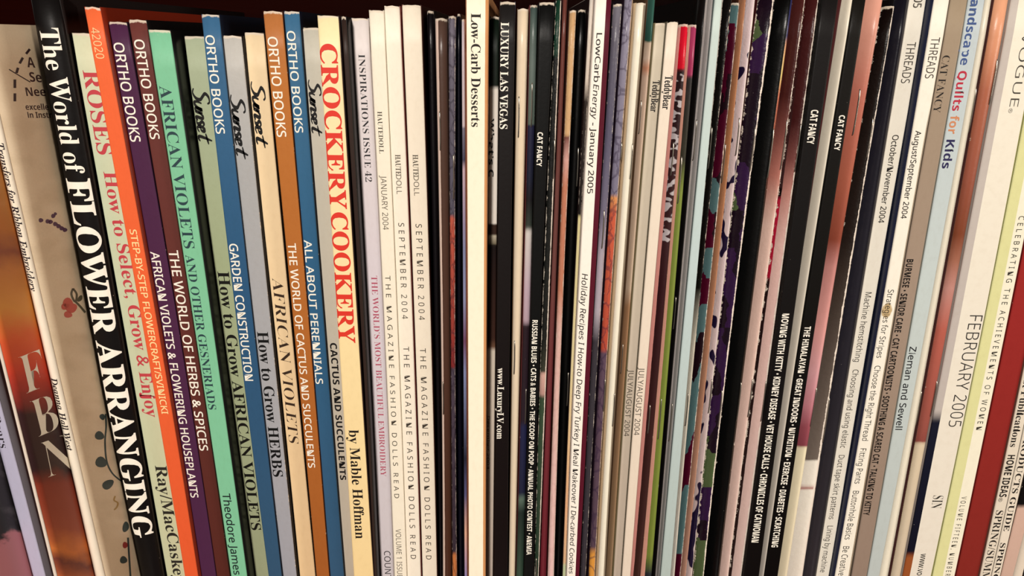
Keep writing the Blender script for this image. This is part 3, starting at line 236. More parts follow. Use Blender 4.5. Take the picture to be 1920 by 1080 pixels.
# ---------------------------------------------------------------- the row of books and magazines
# n name, l label, y depth of the spine in mm (negative stands proud), t height mark of the top, L / R spine edges,
# st style (flat, fold, hard), c colour stops down the spine, s colours of the left and right cover,
# b colour bands across the spine, w wear, a printed pattern, T lettering, P staples
WHITE = (246, 240, 226); CREAMT = (250, 240, 220)
ITEMS = [
 dict(n='magazine', l='magazine with dark cover and pink flowers at the far left edge', y=-66, t=90, st='fold',
      L='600:-185 900:-100 1080:-48', R='600:-165 900:-82 1080:-30', c=[(0, (40, 34, 34))], s=((40, 34, 34), (38, 33, 34)), rc='flowers'),
 dict(n='craft_magazine', l='thin magazine with pale lavender spine lettered Bears', y=-46, t=90, st='flat',
      L='0:-245 360:-140 780:-15 900:9 1080:62', R='0:-215 360:-112 780:10 900:35 1080:85', c=[(0, (178, 174, 196))], s=((150, 146, 160), (98, 92, 98)),
      T=[('Teddy Bears', 'S', 700, 840, .15, .75, (40, 35, 40))]),
 dict(n='magazine', l='magazine with orange and red cover and big white capitals', y=-43, t=75, st='fold',
      L='0:-170 360:-78 675:0 813:33 929:62 1080:100', R='0:-163 360:-72 675:6 813:39 929:68 1080:106', c=[(0, (225, 210, 195))], s=((120, 60, 40), (150, 70, 40)), w=.5, rc='flames'),
 dict(n='pattern_booklet', l='white-spined embroidery transfer booklet with a beige flowered cover', y=-23, t=44, st='fold',
      L='360:10 720:90 1080:173', R='360:29 720:108 1080:194', c=[(0, (240, 228, 208))], s=((160, 90, 60), (200, 172, 138)), rc='linen',
      T=[('Transfers for Ribbon Embroidery', 'J', 268, 546, .27, .88, (35, 25, 35)), ('Deanna Hall West', 'J', 708, 845, .26, .84, (35, 25, 30))]),
 dict(n='hardcover_book', l='thick black hardcover on flower arranging with cream lettering', y=0, t=-12, st='hard',
      L='0:52 360:115 720:187 1080:248', R='0:106 360:172 720:237 1080:300', c=[(0, (24, 22, 22))], s=((24, 22, 22), (34, 28, 27)), w=.05,
      T=[('The World of', 'B', 52, 325, .2, .84, WHITE), ('FLOWER', 'X', 335, 628, .14, .94, WHITE), ('ARRANGING', 'X', 640, 1008, .14, .94, WHITE)]),
 dict(n='gardening_book', l='pale green rose-growing paperback with red lettering', y=5, t=62, st='flat',
      L='67:128 360:184 720:248 1080:313', R='67:185 360:239 720:300 1080:360', rn=1, c=[(0, (222, 222, 188)), (300, (205, 214, 182)), (1080, (200, 202, 165))], s=((190, 190, 160), (120, 120, 90)),
      T=[('ROSES', 'B', 132, 290, .2, .82, (200, 70, 78)), ('How to Select, Grow & Enjoy', 'B', 322, 782, .3, .78, (200, 70, 78)),
         ('Ray/MacCaskey', 'B', 873, 1092, .3, .76, (45, 42, 38))]),
 dict(n='paperback_book', l='orange flowercraft paperback numbered on its spine', y=0, t=13, st='flat',
      L='15:157 360:221 720:286 1080:346', R='15:187 360:250 720:314 1080:371', c=[(0, (232, 106, 62)), (1080, (222, 92, 52))], s=((190, 70, 40), (120, 38, 22)), w=.08,
      T=[('42020', 'A', 52, 110, .2, .72, (250, 205, 150)), ('STEP-BY-STEP FLOWERCRAFT/SVINICKI', 'M', 430, 776, .3, .74, (252, 220, 160))]),
 dict(n='gardening_book', l='dark purple houseplant paperback with white lettering', y=3, t=41, st='flat',
      L='42:203 360:255 720:317 1080:375', R='42:237 360:291 720:352 1080:405', c=[(0, (76, 42, 70))], s=((60, 30, 60), (26, 14, 26)), w=.06,
      T=[('ORTHO BOOKS', 'M', 80, 266, .1, .66, WHITE), ('AFRICAN VIOLETS & FLOWERING HOUSEPLANTS', 'M', 472, 933, .1, .6, WHITE)]),
 dict(n='gardening_book', l='maroon-brown herbs and spices paperback with white lettering', y=3, t=37, st='flat',
      L='37:240 360:294 720:353 1080:406', R='37:273 360:324 720:379 1080:431', c=[(0, (106, 58, 54)), (1080, (86, 44, 38))], s=((70, 30, 30), (18, 10, 10)), w=.1,
      T=[('ORTHO BOOKS', 'M', 74, 261, .14, .72, WHITE), ('THE WORLD OF HERBS & SPICES', 'M', 469, 845, .12, .74, WHITE)]),
 dict(n='gardening_book', l='mint green paperback on violets and gesneriads', y=1, t=56, st='flat',
      L='57:277 360:325 720:380 1080:433', R='57:318 360:363 720:413 1080:463', c=[(0, (126, 192, 154))], s=((110, 180, 140), (16, 14, 14)), w=.1,
      T=[('AFRICAN VIOLETS', 'H', 161, 466, .12, .66, (44, 66, 72)), ('AND OTHER GESNERIADS', 'H', 478, 768, .12, .56, (44, 66, 72)), ('Theodore James Jr.', 'M', 925, 1100, .2, .66, (30, 40, 42))]),
 dict(n='gardening_book', l='sage green paperback on growing violets, black script at its top', y=10, t=68, st='flat',
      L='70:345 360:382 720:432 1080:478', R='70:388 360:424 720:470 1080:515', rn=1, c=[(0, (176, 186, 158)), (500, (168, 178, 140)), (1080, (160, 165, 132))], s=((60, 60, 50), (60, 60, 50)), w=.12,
      T=[('Sunset', 'script', 165, 271, .05, .72, (24, 22, 20)), ('How to Grow AFRICAN VIOLETS', 'B', 509, 994, .12, .66, (26, 24, 20))]),
 dict(n='gardening_book', l='blue paperback on garden construction with white lettering', y=4, t=27, st='flat',
      L='28:377 360:413 720:458 1080:503', R='28:410 360:447 720:487 1080:528', c=[(0, (62, 104, 140)), (540, (48, 86, 122)), (1080, (54, 84, 112))], s=((30, 60, 90), (20, 24, 34)), w=.08,
      T=[('ORTHO BOOKS', 'M', 66, 251, .12, .62, WHITE), ('GARDEN CONSTRUCTION', 'M', 457, 714, .12, .62, WHITE)]),
 dict(n='gardening_book', l='grey herb-growing paperback with black script and a scuffed edge', y=5, t=67, st='flat',
      L='68:415 360:449 720:489 1080:531', R='68:452 360:482 720:519 1080:556', c=[(0, (196, 192, 184)), (300, (168, 168, 168)), (1080, (158, 158, 166))], s=((80, 80, 80), (20, 18, 18)), w=.55,
      T=[('Sunset', 'script', 177, 299, .05, .82, (20, 20, 20)), ('How to Grow HERBS', 'B', 622, 894, .12, .78, (22, 22, 22))]),
 dict(n='gardening_book', l='peach-cream violets paperback with thin brown capitals', y=8, t=61, st='flat',
      L='62:454 360:487 720:526 1080:562', R='62:495 360:520 720:558 1080:591', c=[(0, (240, 216, 176)), (1080, (232, 198, 152))], s=((60, 45, 30), (28, 22, 16)), w=.15,
      T=[('Sunset', 'script', 152, 278, .08, .78, (22, 20, 18)), ('AFRICAN VIOLETS', 'I', 521, 832, .16, .76, (60, 44, 34))]),
 dict(n='gardening_book', l='ochre brown cactus paperback with a worn spine top', y=4, t=21, st='flat',
      L='22:493 360:525 720:561 1080:593', R='22:529 360:557 720:589 1080:617', c=[(0, (176, 112, 66)), (150, (182, 112, 54)), (1080, (160, 92, 44))], s=((100, 55, 25), (60, 30, 14)), w=.3,
      T=[('ORTHO BOOKS', 'M', 69, 257, .12, .64, WHITE), ('THE WORLD OF CACTUS AND SUCCULENTS', 'M', 456, 877, .14, .62, WHITE)]),
 dict(n='gardening_book', l='blue paperback on perennials with white lettering', y=4, t=21, st='flat',
      L='22:532 360:559 720:591 1080:619', R='22:561 360:587 720:617 1080:645', c=[(0, (64, 108, 142)), (540, (50, 94, 130)), (1080, (56, 88, 118))], s=((30, 60, 90), (18, 20, 30)), w=.1,
      T=[('ORTHO BOOKS', 'M', 58, 249, .1, .64, WHITE), ('ALL ABOUT PERENNIALS', 'M', 450, 720, .08, .6, WHITE)]),
 dict(n='gardening_book', l='taupe cactus and succulents paperback beside the cream cookery book', y=6, t=52, st='flat',
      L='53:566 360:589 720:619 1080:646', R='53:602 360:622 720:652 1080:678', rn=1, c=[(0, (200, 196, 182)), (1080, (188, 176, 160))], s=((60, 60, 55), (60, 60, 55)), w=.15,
      T=[('Sunset', 'script', 149, 256, .08, .72, (22, 20, 20)), ('CACTUS AND SUCCULENTS', 'C', 643, 900, .18, .62, (24, 22, 22))]),
 dict(n='cookbook', l='cream crockery cookbook with large red lettering', y=-1, t=29, st='flat',
      L='30:595 360:615 720:641 1080:663', R='30:634 360:655 720:677 1080:700', c=[(0, (244, 226, 178)), (1080, (240, 212, 156))], s=((200, 180, 130), (44, 30, 28)), w=.1,
      T=[('CROCKERY', 'X', 82, 392, .03, .84, (222, 58, 44)), ('COOKERY', 'X', 398, 643, .03, .84, (222, 58, 44)), ('by Mable Hoffman', 'B', 806, 1010, .22, .72, (38, 32, 28))]),
 dict(n='magazine', l='thin dark brown magazine behind the cream cookery book', y=1, t=31, st='flat',
      L='32:639 360:661 720:683 1080:702', R='32:649 360:668 720:689 1080:706', c=[(0, (52, 40, 36))], s=((30, 22, 22), (18, 14, 14)), w=.15),
 dict(n='craft_magazine', l='pale lilac needlecraft magazine with black and rose lettering', y=9, t=34, st='flat',
      L='35:657 270:668 540:684 810:702 1080:713', R='35:691 270:702 540:716 810:729 1080:738', c=[(0, (222, 212, 208)), (540, (212, 202, 208)), (1080, (202, 194, 198))], s=((180, 170, 170), (170, 160, 160)),
      T=[('INSPIRATIONS ISSUE 42', 'S', 102, 341, .3, .68, (30, 28, 30)), ('THE WORLD\u2019S MOST BEAUTIFUL EMBROIDERY', 'S', 517, 893, .34, .72, (176, 76, 98)), ('COUNTRY', 'A', 1033, 1104, .34, .8, (40, 36, 38))]),
 dict(n='doll_magazine', l='ivory doll magazine dated January, shortest of the three ivory ones', y=8, t=19, st='flat',
      L='20:692 270:703 540:717 810:730 1080:739', R='20:720 270:729 540:742 810:754 1080:762', c=[(0, (242, 232, 212))], s=((200, 190, 170), (200, 190, 170)), w=.03,
      T=[('HAUTEDOLL', 'H', 209, 288, .24, .56, (70, 62, 52)), ('JANUARY 2004', 'A', 329, 431, .24, .66, (104, 96, 84)), ('THE MAGAZINE FASHION DOLLS READ', 'W', 517, 934, .24, .62, (78, 70, 60)), ('VOLUME 1 ISSUE 2', 'A', 992, 1092, .24, .66, (110, 102, 92))]),
 dict(n='doll_magazine', l='ivory doll magazine dated September, between two other ivory ones', y=9, t=11, st='flat',
      L='12:721 270:730 540:743 810:755 1080:763', R='12:750 270:760 540:771 810:782 1080:789', c=[(0, (242, 232, 214))], s=((200, 190, 170), (120, 60, 55)), w=.03,
      T=[('HAUTE', 'B', 290, 328, .28, .62, (80, 72, 60)), ('DOLL', 'A', 328, 364, .28, .62, (96, 88, 76)), ('SEPTEMBER 2004', 'W', 418, 598, .3, .68, (78, 70, 60)), ('THE MAGAZINE FASHION DOLLS READ', 'W', 650, 1048, .3, .68, (72, 64, 56))]),
 dict(n='doll_magazine', l='ivory doll magazine with creased spine top and maroon cover edge', y=8, t=9, st='flat',
      L='10:754 270:763 540:775 810:785 1080:792', R='10:790 270:796 540:806 810:814 1080:819', c=[(0, (240, 228, 208))], s=((130, 60, 55), (60, 34, 30)), w=.12,
      T=[('HAUTE', 'B', 290, 330, .26, .56, (80, 72, 60)), ('DOLL', 'A', 330, 367, .26, .56, (96, 88, 76)), ('SEPTEMBER 2004', 'W', 420, 600, .28, .64, (78, 70, 60)), ('THE MAGAZINE FASHION DOLLS READ', 'W', 653, 1049, .28, .64, (72, 64, 56))]),
 dict(n='magazine', l='thin black magazine beside the creased ivory one', y=14, t=20, st='fold',
      L='20:801 270:805 540:813 810:819 1080:823', R='20:813 270:817 540:823 810:826 1080:829', c=[(0, (24, 22, 24))], s=((20, 18, 18), (24, 22, 22)), w=.1),
 dict(n='magazine', l='stapled brown magazine with a pale strip along its fold', y=9, t=34, st='fold',
      L='35:815 270:820 540:825 810:828 1080:830', R='35:838 270:841 540:843 810:845 1080:847', c=[(0, (84, 64, 56)), (1080, (78, 48, 36))], s=((60, 40, 34), (50, 34, 28)), b=[(0, .26, (222, 196, 182))],
      P=[(210, 282, .26), (717, 778, .2)]),
 dict(n='magazine', l='grey-mauve magazine with a red woven picture along its fold', y=8, t=30, st='fold',
      L='31:840 270:842 540:844 810:846 1080:848', R='31:855 270:854 540:853 810:855 1080:857', c=[(0, (116, 110, 124)), (300, (92, 88, 102)), (404, (92, 88, 102)), (406, (190, 92, 74)), (690, (136, 48, 48)), (692, (80, 70, 84)), (1035, (60, 50, 60)), (1040, (196, 120, 70))], s=((20, 18, 24), (14, 14, 22)), w=.5, a=('veins', (44, 38, 48), .25),
      P=[(291, 373, .7)]),
 dict(n='magazine', l='thin black magazine in the dark gap before the dessert book', y=12, t=26, st='fold',
      L='26:857 270:856 540:856 810:857 1080:858', R='26:863 270:865 540:865 810:868 1080:869', c=[(0, (18, 18, 26))], s=((14, 14, 20), (14, 14, 20)), w=.1),
 dict(n='magazine', l='very thin lilac-white magazine touching the cream dessert book', y=6, t=36, st='fold',
      L='36:865 270:867 540:868 810:869 1080:871', R='36:871 270:872 540:874 810:875 1080:876', c=[(0, (206, 192, 200)), (236, (200, 186, 190)), (240, (120, 116, 130)), (300, (70, 70, 90)), (318, (196, 170, 180)), (420, (150, 140, 170)), (470, (130, 136, 170)), (560, (140, 146, 180)), (640, (110, 70, 100)), (700, (130, 140, 180)), (860, (40, 44, 60)), (930, (90, 90, 130)), (1000, (226, 176, 150)), (1080, (150, 140, 190))], s=((60, 55, 60), (150, 100, 80)), w=.2),
 dict(n='cookbook', l='ivory low-carb dessert cookbook, tallest beside the black one', y=-3, t=-14, st='flat',
      L='0:873 270:874 540:876 810:877 1080:878', R='0:916 270:914 540:912 810:911 1080:910', c=[(0, (250, 240, 216))], s=((190, 130, 90), (196, 140, 96)), b=[(0, .04, (150, 92, 62)), (.865, 1.0, (206, 146, 96))],
      T=[('Low-Carb Desserts', 'B', 25, 238, .24, .66, (36, 30, 26))]),
 dict(n='magazine', l='recessed food magazine with dark top and ivory lower spine', y=9, t=31, st='flat', lp=1,
      L='30:913 270:911 540:910 810:909 1080:908', R='30:936 270:934 540:930 810:927 1080:924', c=[(0, (22, 30, 24)), (164, (22, 30, 24)), (165, (226, 218, 208)), (420, (226, 218, 208)), (421, (54, 38, 32)), (440, (54, 38, 32)), (441, (186, 176, 156)), (456, (120, 110, 90)), (460, (28, 22, 22)), (636, (60, 40, 34)), (652, (110, 80, 62)), (656, (206, 194, 178)), (1080, (196, 180, 168))], s=((40, 36, 34), (40, 36, 34)),
      T=[('What\u2019s C', 'C', 222, 332, .0, .56, (24, 22, 22)), ('December 2004', 'M', 780, 880, .04, .34, (60, 40, 30))]),
 dict(n='magazine', l='black luxury travel magazine with white serif capitals', y=1, t=3, st='flat',
      L='5:937 270:935 540:931 810:928 1080:925', R='5:967 270:961 540:957 810:954 1080:951', c=[(0, (32, 30, 30)), (1080, (26, 20, 20))], s=((20, 18, 18), (44, 44, 66)), w=.03,
      T=[('LUXURY LAS VEGAS', 'B', 42, 242, .08, .6, WHITE), ('www.LuxuryLV.com', 'B', 690, 823, .14, .62, WHITE)]),
 dict(n='magazine', l='stapled tan magazine directly beside the black travel magazine', y=4, t=16, st='fold',
      L='17:970 270:967 540:962 810:958 1080:954', R='17:991 270:985 540:979 810:971 1080:966', c=[(0, (226, 206, 178)), (1080, (222, 204, 178))], s=((120, 90, 60), (110, 70, 50)), w=.05,
      P=[(182, 258, .28), (640, 702, .28)]),
 dict(n='magazine', l='thin magazine banded in grey-green, navy and pink along the fold', y=5, t=9, st='fold',
      L='10:993 270:990 540:982 810:974 1080:968', R='10:1007 270:1004 540:995 810:987 1080:982', c=[(0, (66, 82, 78)), (120, (104, 116, 110)), (232, (92, 104, 96)), (236, (42, 42, 66)), (330, (38, 40, 56)), (375, (36, 34, 36)), (425, (60, 66, 60)), (436, (214, 206, 200)), (540, (196, 172, 184)), (600, (186, 160, 172)), (612, (48, 36, 42)), (790, (46, 36, 44)), (800, (42, 44, 76)), (925, (40, 42, 64)), (935, (96, 116, 104)), (960, (40, 50, 46)), (1080, (60, 80, 66))], s=((120, 60, 60), (20, 20, 26)), w=.15,
      P=[(156, 238, .5), (730, 795, .7)]),
 dict(n='cat_magazine', l='black cat magazine with white contents line starting with Russian blues', y=2, t=4, st='flat',
      L='10:1010 270:1005 540:996 810:988 1080:983', R='10:1039 270:1029 540:1015 810:1007 1080:1001', c=[(0, (22, 22, 22))], s=((16, 16, 16), (20, 40, 34)), w=.05,
      T=[('CAT FANCY', 'C', 248, 312, .16, .58, WHITE), ('RUSSIAN BLUES \u2022 CATS & BABIES \u2022 THE SCOOP ON POOP \u2022 ANNUAL PHOTO CONTEST \u2022 ANEMIA', 'C', 600, 1040, .2, .72, WHITE)]),
 dict(n='magazine', l='heavily scuffed dark green and black magazine beside the contents-lined black one', y=5, t=0, st='fold',
      L='10:1041 270:1031 540:1017 810:1009 1080:1002', R='10:1052 270:1044 540:1029 810:1022 1080:1010', c=[(0, (26, 56, 42)), (100, (26, 54, 42)), (110, (30, 30, 30)), (640, (34, 34, 32)), (696, (60, 60, 50)), (702, (206, 164, 152)), (738, (180, 140, 130)), (745, (58, 74, 56)), (1080, (40, 56, 44))], s=((16, 16, 16), (40, 26, 24)), w=.95,
      P=[(262, 335, .8), (1048, 1100, .3)]),
 dict(n='magazine', l='thin reddish brown magazine in front of a dark recess', y=8, t=-6, st='fold',
      L='0:1055 270:1046 540:1031 810:1023 1080:1012', R='0:1063 270:1056 540:1041 810:1033 1080:1025', c=[(0, (110, 62, 54)), (500, (112, 70, 66)), (800, (120, 52, 58)), (1080, (112, 40, 50))], s=((50, 24, 24), (50, 24, 24)), w=.2),
 dict(n='magazine', l='short magazine with frayed pink and copper fold', y=4, t=19, st='fold',
      L='20:1068 270:1058 540:1046 810:1036 1080:1027', R='20:1082 270:1068 540:1057 810:1048 1080:1039', c=[(0, (200, 160, 116)), (252, (206, 166, 120)), (256, (110, 66, 58)), (300, (208, 160, 150)), (350, (190, 122, 96)), (540, (190, 124, 98)), (620, (216, 176, 166)), (1080, (226, 188, 184))], s=((60, 34, 26), (24, 18, 18)), w=.55, a=('veins', (150, 80, 66), .05)),
 dict(n='magazine', l='glossy black stapled magazine before the low-carb recipe magazine', y=9, t=18, st='fold',
      L='20:1084 270:1073 540:1060 810:1050 1080:1041', R='20:1099 270:1087 540:1075 810:1063 1080:1052', c=[(0, (14, 12, 12))], s=((10, 8, 8), (10, 8, 8)), w=.05,
      P=[(278, 350, .85), (700, 762, .85)]),
 dict(n='magazine', l='very thin scuffed magazine with a yellow-cream lower fold', y=5, t=-4, st='fold',
      L='25:1104 270:1091 540:1077 810:1065 1080:1055', R='25:1112 270:1099 540:1084 810:1071 1080:1062', c=[(0, (222, 212, 200)), (150, (214, 200, 186)), (190, (44, 36, 34)), (403, (36, 32, 30)), (406, (214, 204, 152)), (700, (222, 206, 158)), (940, (230, 176, 134)), (1055, (220, 180, 140)), (1060, (190, 200, 160))], s=((30, 20, 20), (90, 30, 36)), w=.6),
 dict(n='recipe_magazine', l='white low-carb recipe magazine with a maroon strip along its spine', y=1, t=-12, st='flat',
      L='0:1116 270:1101 540:1085 810:1072 1080:1063', R='0:1147 270:1131 540:1115 810:1101 1080:1086', c=[(0, (248, 240, 228))], s=((200, 190, 180), (60, 20, 28)), b=[(.68, 1.0, (88, 28, 42))],
      T=[('LowCarb ', 'M', 62, 154, .2, .54, (40, 36, 34)), ('Energy', 'L', 158, 224, .2, .54, (40, 36, 34)), ('- January 2005', 'M', 230, 363, .2, .54, (40, 36, 34)),
         ('Holiday Recipes I How-to Deep Fry Turkey I Meal Makeover I De-carbed Cookies', 'L', 513, 1076, .16, .52, (34, 30, 30))]),
 dict(n='magazine', l='slate grey magazine with scratched black lower fold', y=4, t=7, st='fold',
      L='8:1151 270:1133 540:1116 810:1103 1080:1088', R='8:1168 270:1149 540:1129 810:1115 1080:1099', c=[(0, (122, 118, 128)), (70, (96, 92, 104)), (250, (90, 86, 106)), (400, (112, 106, 126)), (480, (166, 156, 168)), (585, (170, 160, 170)), (640, (60, 56, 62)), (1080, (58, 54, 60))], s=((20, 16, 20), (22, 18, 22)), w=.4,
      P=[(395, 466, .5)]),
 dict(n='magazine', l='magazine with lavender petals and rust-red weave along its fold', y=4, t=-6, st='fold',
      L='0:1172 270:1152 540:1134 810:1118 1080:1104', R='0:1188 270:1167 540:1148 810:1131 1080:1116', c=[(0, (140, 134, 152)), (366, (122, 116, 136)), (369, (214, 148, 92)), (400, (196, 92, 66)), (655, (176, 76, 58)), (662, (92, 72, 88)), (1025, (84, 66, 78)), (1040, (212, 146, 64))], s=((30, 20, 30), (190, 160, 130)), b=[(.86, 1.0, (222, 192, 168))], a=('veins', (50, 36, 60), .25), w=.35,
      P=[(268, 300, .9), (712, 772, .85)]),
 dict(n='magazine', l='ivory stapled magazine with a grey-brown shaded edge', y=3, t=5, st='fold',
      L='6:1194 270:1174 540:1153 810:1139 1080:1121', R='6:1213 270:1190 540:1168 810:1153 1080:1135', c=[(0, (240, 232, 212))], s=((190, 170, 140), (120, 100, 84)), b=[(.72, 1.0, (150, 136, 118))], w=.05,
      P=[(270, 336, .75), (738, 800, .75)]),
 dict(n='magazine', l='thin magazine with teal top and tan lower fold', y=7, t=-8, st='fold',
      L='0:1217 270:1198 540:1175 810:1156 1080:1138', R='0:1229 270:1207 540:1185 810:1167 1080:1148', c=[(0, (56, 96, 86)), (78, (50, 88, 78)), (80, (208, 186, 164)), (110, (220, 196, 176)), (128, (200, 140, 110)), (145, (214, 186, 166)), (540, (206, 182, 158)), (575, (164, 124, 92)), (1080, (150, 124, 96))], s=((80, 60, 44), (70, 60, 44)), w=.1, P=[(190, 252, .2), (650, 705, .2)]),
 dict(n='teddy_magazine', l='beige teddy bear magazine with shaded spine, dated July August', y=4, t=43, st='flat',
      L='45:1229 270:1209 540:1187 810:1169 1080:1150', R='45:1249 270:1230 540:1206 810:1185 1080:1165', c=[(0, (214, 202, 180)), (1080, (192, 176, 160))], s=((120, 110, 80), (90, 84, 70)),
      T=[('TeddyBear', 'X', 151, 210, .26, .94, (30, 26, 26)), ('JULY/AUGUST 2004', 'A', 693, 818, .14, .74, (60, 54, 46))]),
 dict(n='teddy_magazine', l='lighter ivory teddy bear magazine touching the pink-edged one', y=2, t=41, st='flat',
      L='43:1251 270:1231 540:1207 810:1187 1080:1166', R='43:1273 270:1250 540:1227 810:1204 1080:1182', c=[(0, (236, 222, 204)), (1080, (226, 210, 192))], s=((90, 84, 70), (60, 50, 44)),
      T=[('TeddyBear', 'X', 142, 205, .26, .94, (30, 26, 26)), ('JULY/AUGUST 2004', 'A', 689, 816, .14, .72, (60, 54, 46))]),
 dict(n='magazine', l='pink-edged magazine with a bright red top block', y=4, t=45, st='fold',
      L='46:1275 270:1253 540:1231 810:1206 1080:1184', R='46:1293 270:1270 540:1250 810:1227 1080:1201', c=[(0, (218, 30, 52)), (129, (210, 26, 46)), (131, (44, 30, 32)), (450, (60, 36, 38)), (540, (54, 28, 32)), (1080, (64, 40, 36))], s=((150, 60, 60), (40, 20, 20)), b=[(0, .28, (236, 160, 150))], a=('zebra', (196, 186, 188), .42, 132, 455), w=.2,
      P=[(268, 330, .5), (762, 815, .45)]),
 dict(n='magazine', l='magazine with magenta top block and olive green lower fold', y=4, t=46, st='fold',
      L='47:1293 270:1270 540:1251 810:1228 1080:1203', R='47:1310 270:1284 540:1267 810:1246 1080:1221', c=[(0, (172, 64, 102)), (142, (164, 56, 92)), (144, (52, 48, 48)), (300, (60, 58, 48)), (360, (128, 142, 66)), (1040, (122, 136, 60)), (1075, (40, 44, 50))], s=((150, 60, 60), (20, 18, 18)), b=[(0, .36, (236, 172, 152))], w=.15,
      P=[(295, 382, .5), (750, 825, .5)]),
 dict(n='magazine', l='black magazine between the olive green fold and a grey one', y=6, t=-6, st='fold',
      L='12:1314 270:1288 540:1269 810:1248 1080:1223', R='12:1326 270:1300 540:1276 810:1255 1080:1230', c=[(0, (26, 24, 24))], s=((12, 10, 10), (16, 14, 14)), w=.2, P=[(560, 620, .3)]),
 dict(n='magazine', l='silver grey magazine left of the pale blue spine', y=4, t=-9, st='fold',
      L='0:1328 270:1301 540:1277 810:1256 1080:1231', R='0:1340 270:1312 540:1286 810:1264 1080:1237', c=[(0, (160, 154, 152)), (1080, (140, 138, 136))], s=((60, 56, 56), (60, 60, 60)), b=[(0, .25, (216, 206, 204))], e=.1, w=.4,
      P=[(226, 302, .25), (760, 830, .4)]),
 dict(n='magazine', l='pale blue-grey magazine among scuffed dark folds', y=3, t=-12, st='flat',
      L='0:1341 270:1313 540:1287 810:1265 1080:1238', R='0:1356 270:1328 540:1305 810:1282 1080:1257', c=[(0, (200, 214, 208)), (540, (190, 206, 206)), (1080, (176, 190, 186))], s=((80, 90, 90), (60, 60, 60)), w=.04),
 dict(n='magazine', l='black magazine with a torn white left edge', y=5, t=-4, st='fold',
      L='0:1357 270:1329 540:1305 810:1282 1080:1257', R='0:1372 270:1345 540:1313 810:1289 1080:1265', c=[(0, (22, 20, 20)), (540, (26, 24, 22)), (640, (204, 196, 178)), (1080, (216, 208, 196))], s=((14, 12, 12), (20, 18, 18)), b=[(0, .14, (226, 222, 202))], e=.12, w=.9,
      P=[(240, 318, .3), (740, 800, .5)]),
 dict(n='patterned_magazine', l='magazine patterned in dark red and teal patches', y=6, t=5, st='fold',
      L='0:1374 270:1347 540:1316 810:1291 1080:1266', R='0:1389 270:1362 540:1332 810:1304 1080:1277', c=[(0, (72, 14, 36))], s=((24, 14, 18), (60, 20, 30)), a=('camo', (80, 108, 110), (34, 20, 26)), w=.6),
 dict(n='magazine', l='narrow tan and copper fold beside the dark red patterned magazine', y=5, t=-8, st='fold',
      L='0:1390 270:1363 540:1333 810:1305 1080:1278', R='0:1399 270:1373 540:1342 810:1314 1080:1287', c=[(0, (170, 118, 88)), (270, (178, 120, 82)), (1080, (176, 134, 116))], s=((60, 36, 26), (60, 36, 30)), w=.3, P=[(272, 345, .2)]),
 dict(n='magazine', l='pale pink magazine with dark navy blotches', y=4, t=-10, st='fold',
      L='0:1403 270:1376 540:1344 810:1317 1080:1288', R='0:1417 270:1387 540:1356 810:1328 1080:1298', c=[(0, (226, 204, 206)), (1080, (208, 188, 186))], s=((50, 30, 30), (90, 32, 32)), a=('blots', (34, 26, 54), .5), w=.7,
      P=[(222, 292, .6), (712, 775, .7)]),
 dict(n='patterned_magazine', l='magazine patterned in purple and moss green patches', y=2, t=-2, st='fold',
      L='0:1426 270:1393 540:1360 810:1331 1080:1303', R='0:1453 270:1419 540:1382 810:1349 1080:1321', c=[(0, (50, 28, 62))], s=((50, 16, 18), (12, 10, 10)), a=('camo', (78, 94, 60), (30, 20, 30)), w=.8,
      P=[(240, 322, .8), (733, 800, .75)]),
 dict(n='magazine', l='glossy black magazine with an orange streak near its top', y=5, t=-14, st='fold',
      L='0:1457 270:1423 540:1386 810:1352 1080:1326', R='0:1487 270:1451 540:1416 810:1380 1080:1350', c=[(0, (15, 13, 13))], s=((12, 10, 10), (50, 20, 18)), b=[(.86, 1.0, [(0, (46, 48, 90)), (70, (60, 60, 100)), (85, (212, 150, 110)), (140, (220, 196, 120)), (175, (196, 112, 84)), (300, (92, 50, 40)), (390, (34, 26, 20)), (1080, (60, 50, 44))])], w=.25,
      P=[(242, 334, .88), (718, 790, .9)]),
 dict(n='magazine', l='dark red to cream stapled magazine touching the glossy black one', y=4, t=-8, st='fold',
      L='0:1490 270:1454 540:1418 810:1382 1080:1352', R='0:1511 270:1475 540:1437 810:1399 1080:1367', c=[(0, (70, 34, 32)), (180, (68, 32, 30)), (250, (118, 68, 62)), (330, (176, 112, 100)), (420, (216, 182, 168)), (1080, (216, 186, 176))], s=((40, 14, 14), (40, 16, 16)), w=.55,
      P=[(226, 318, .8), (712, 782, .85)]),
 dict(n='magazine', l='dark red to pink stapled magazine touching a black cat magazine', y=4, t=-6, st='fold',
      L='0:1515 270:1479 540:1441 810:1404 1080:1371', R='0:1537 270:1501 540:1463 810:1426 1080:1392', c=[(0, (66, 30, 30)), (230, (66, 30, 30)), (300, (118, 70, 66)), (360, (186, 130, 120)), (460, (214, 176, 168)), (1080, (214, 186, 178))], s=((40, 14, 14), (14, 12, 12)), b=[(0, .2, [(0, (60, 24, 24)), (350, (60, 40, 40)), (352, (20, 16, 16)), (370, (20, 16, 16)), (373, (184, 36, 62)), (520, (170, 30, 54)), (524, (40, 26, 26)), (1080, (50, 36, 34))])], w=.75,
      P=[(233, 322, .85), (716, 790, .85)]),
 dict(n='cat_magazine', l='black cat magazine with white contents line starting with moving', y=2, t=-9, st='flat',
      L='0:1541 270:1506 540:1468 810:1430 1080:1395', R='0:1572 270:1535 540:1497 810:1458 1080:1424', c=[(0, (30, 28, 28)), (1080, (20, 18, 18))], s=((14, 12, 12), (40, 22, 22)), w=.08,
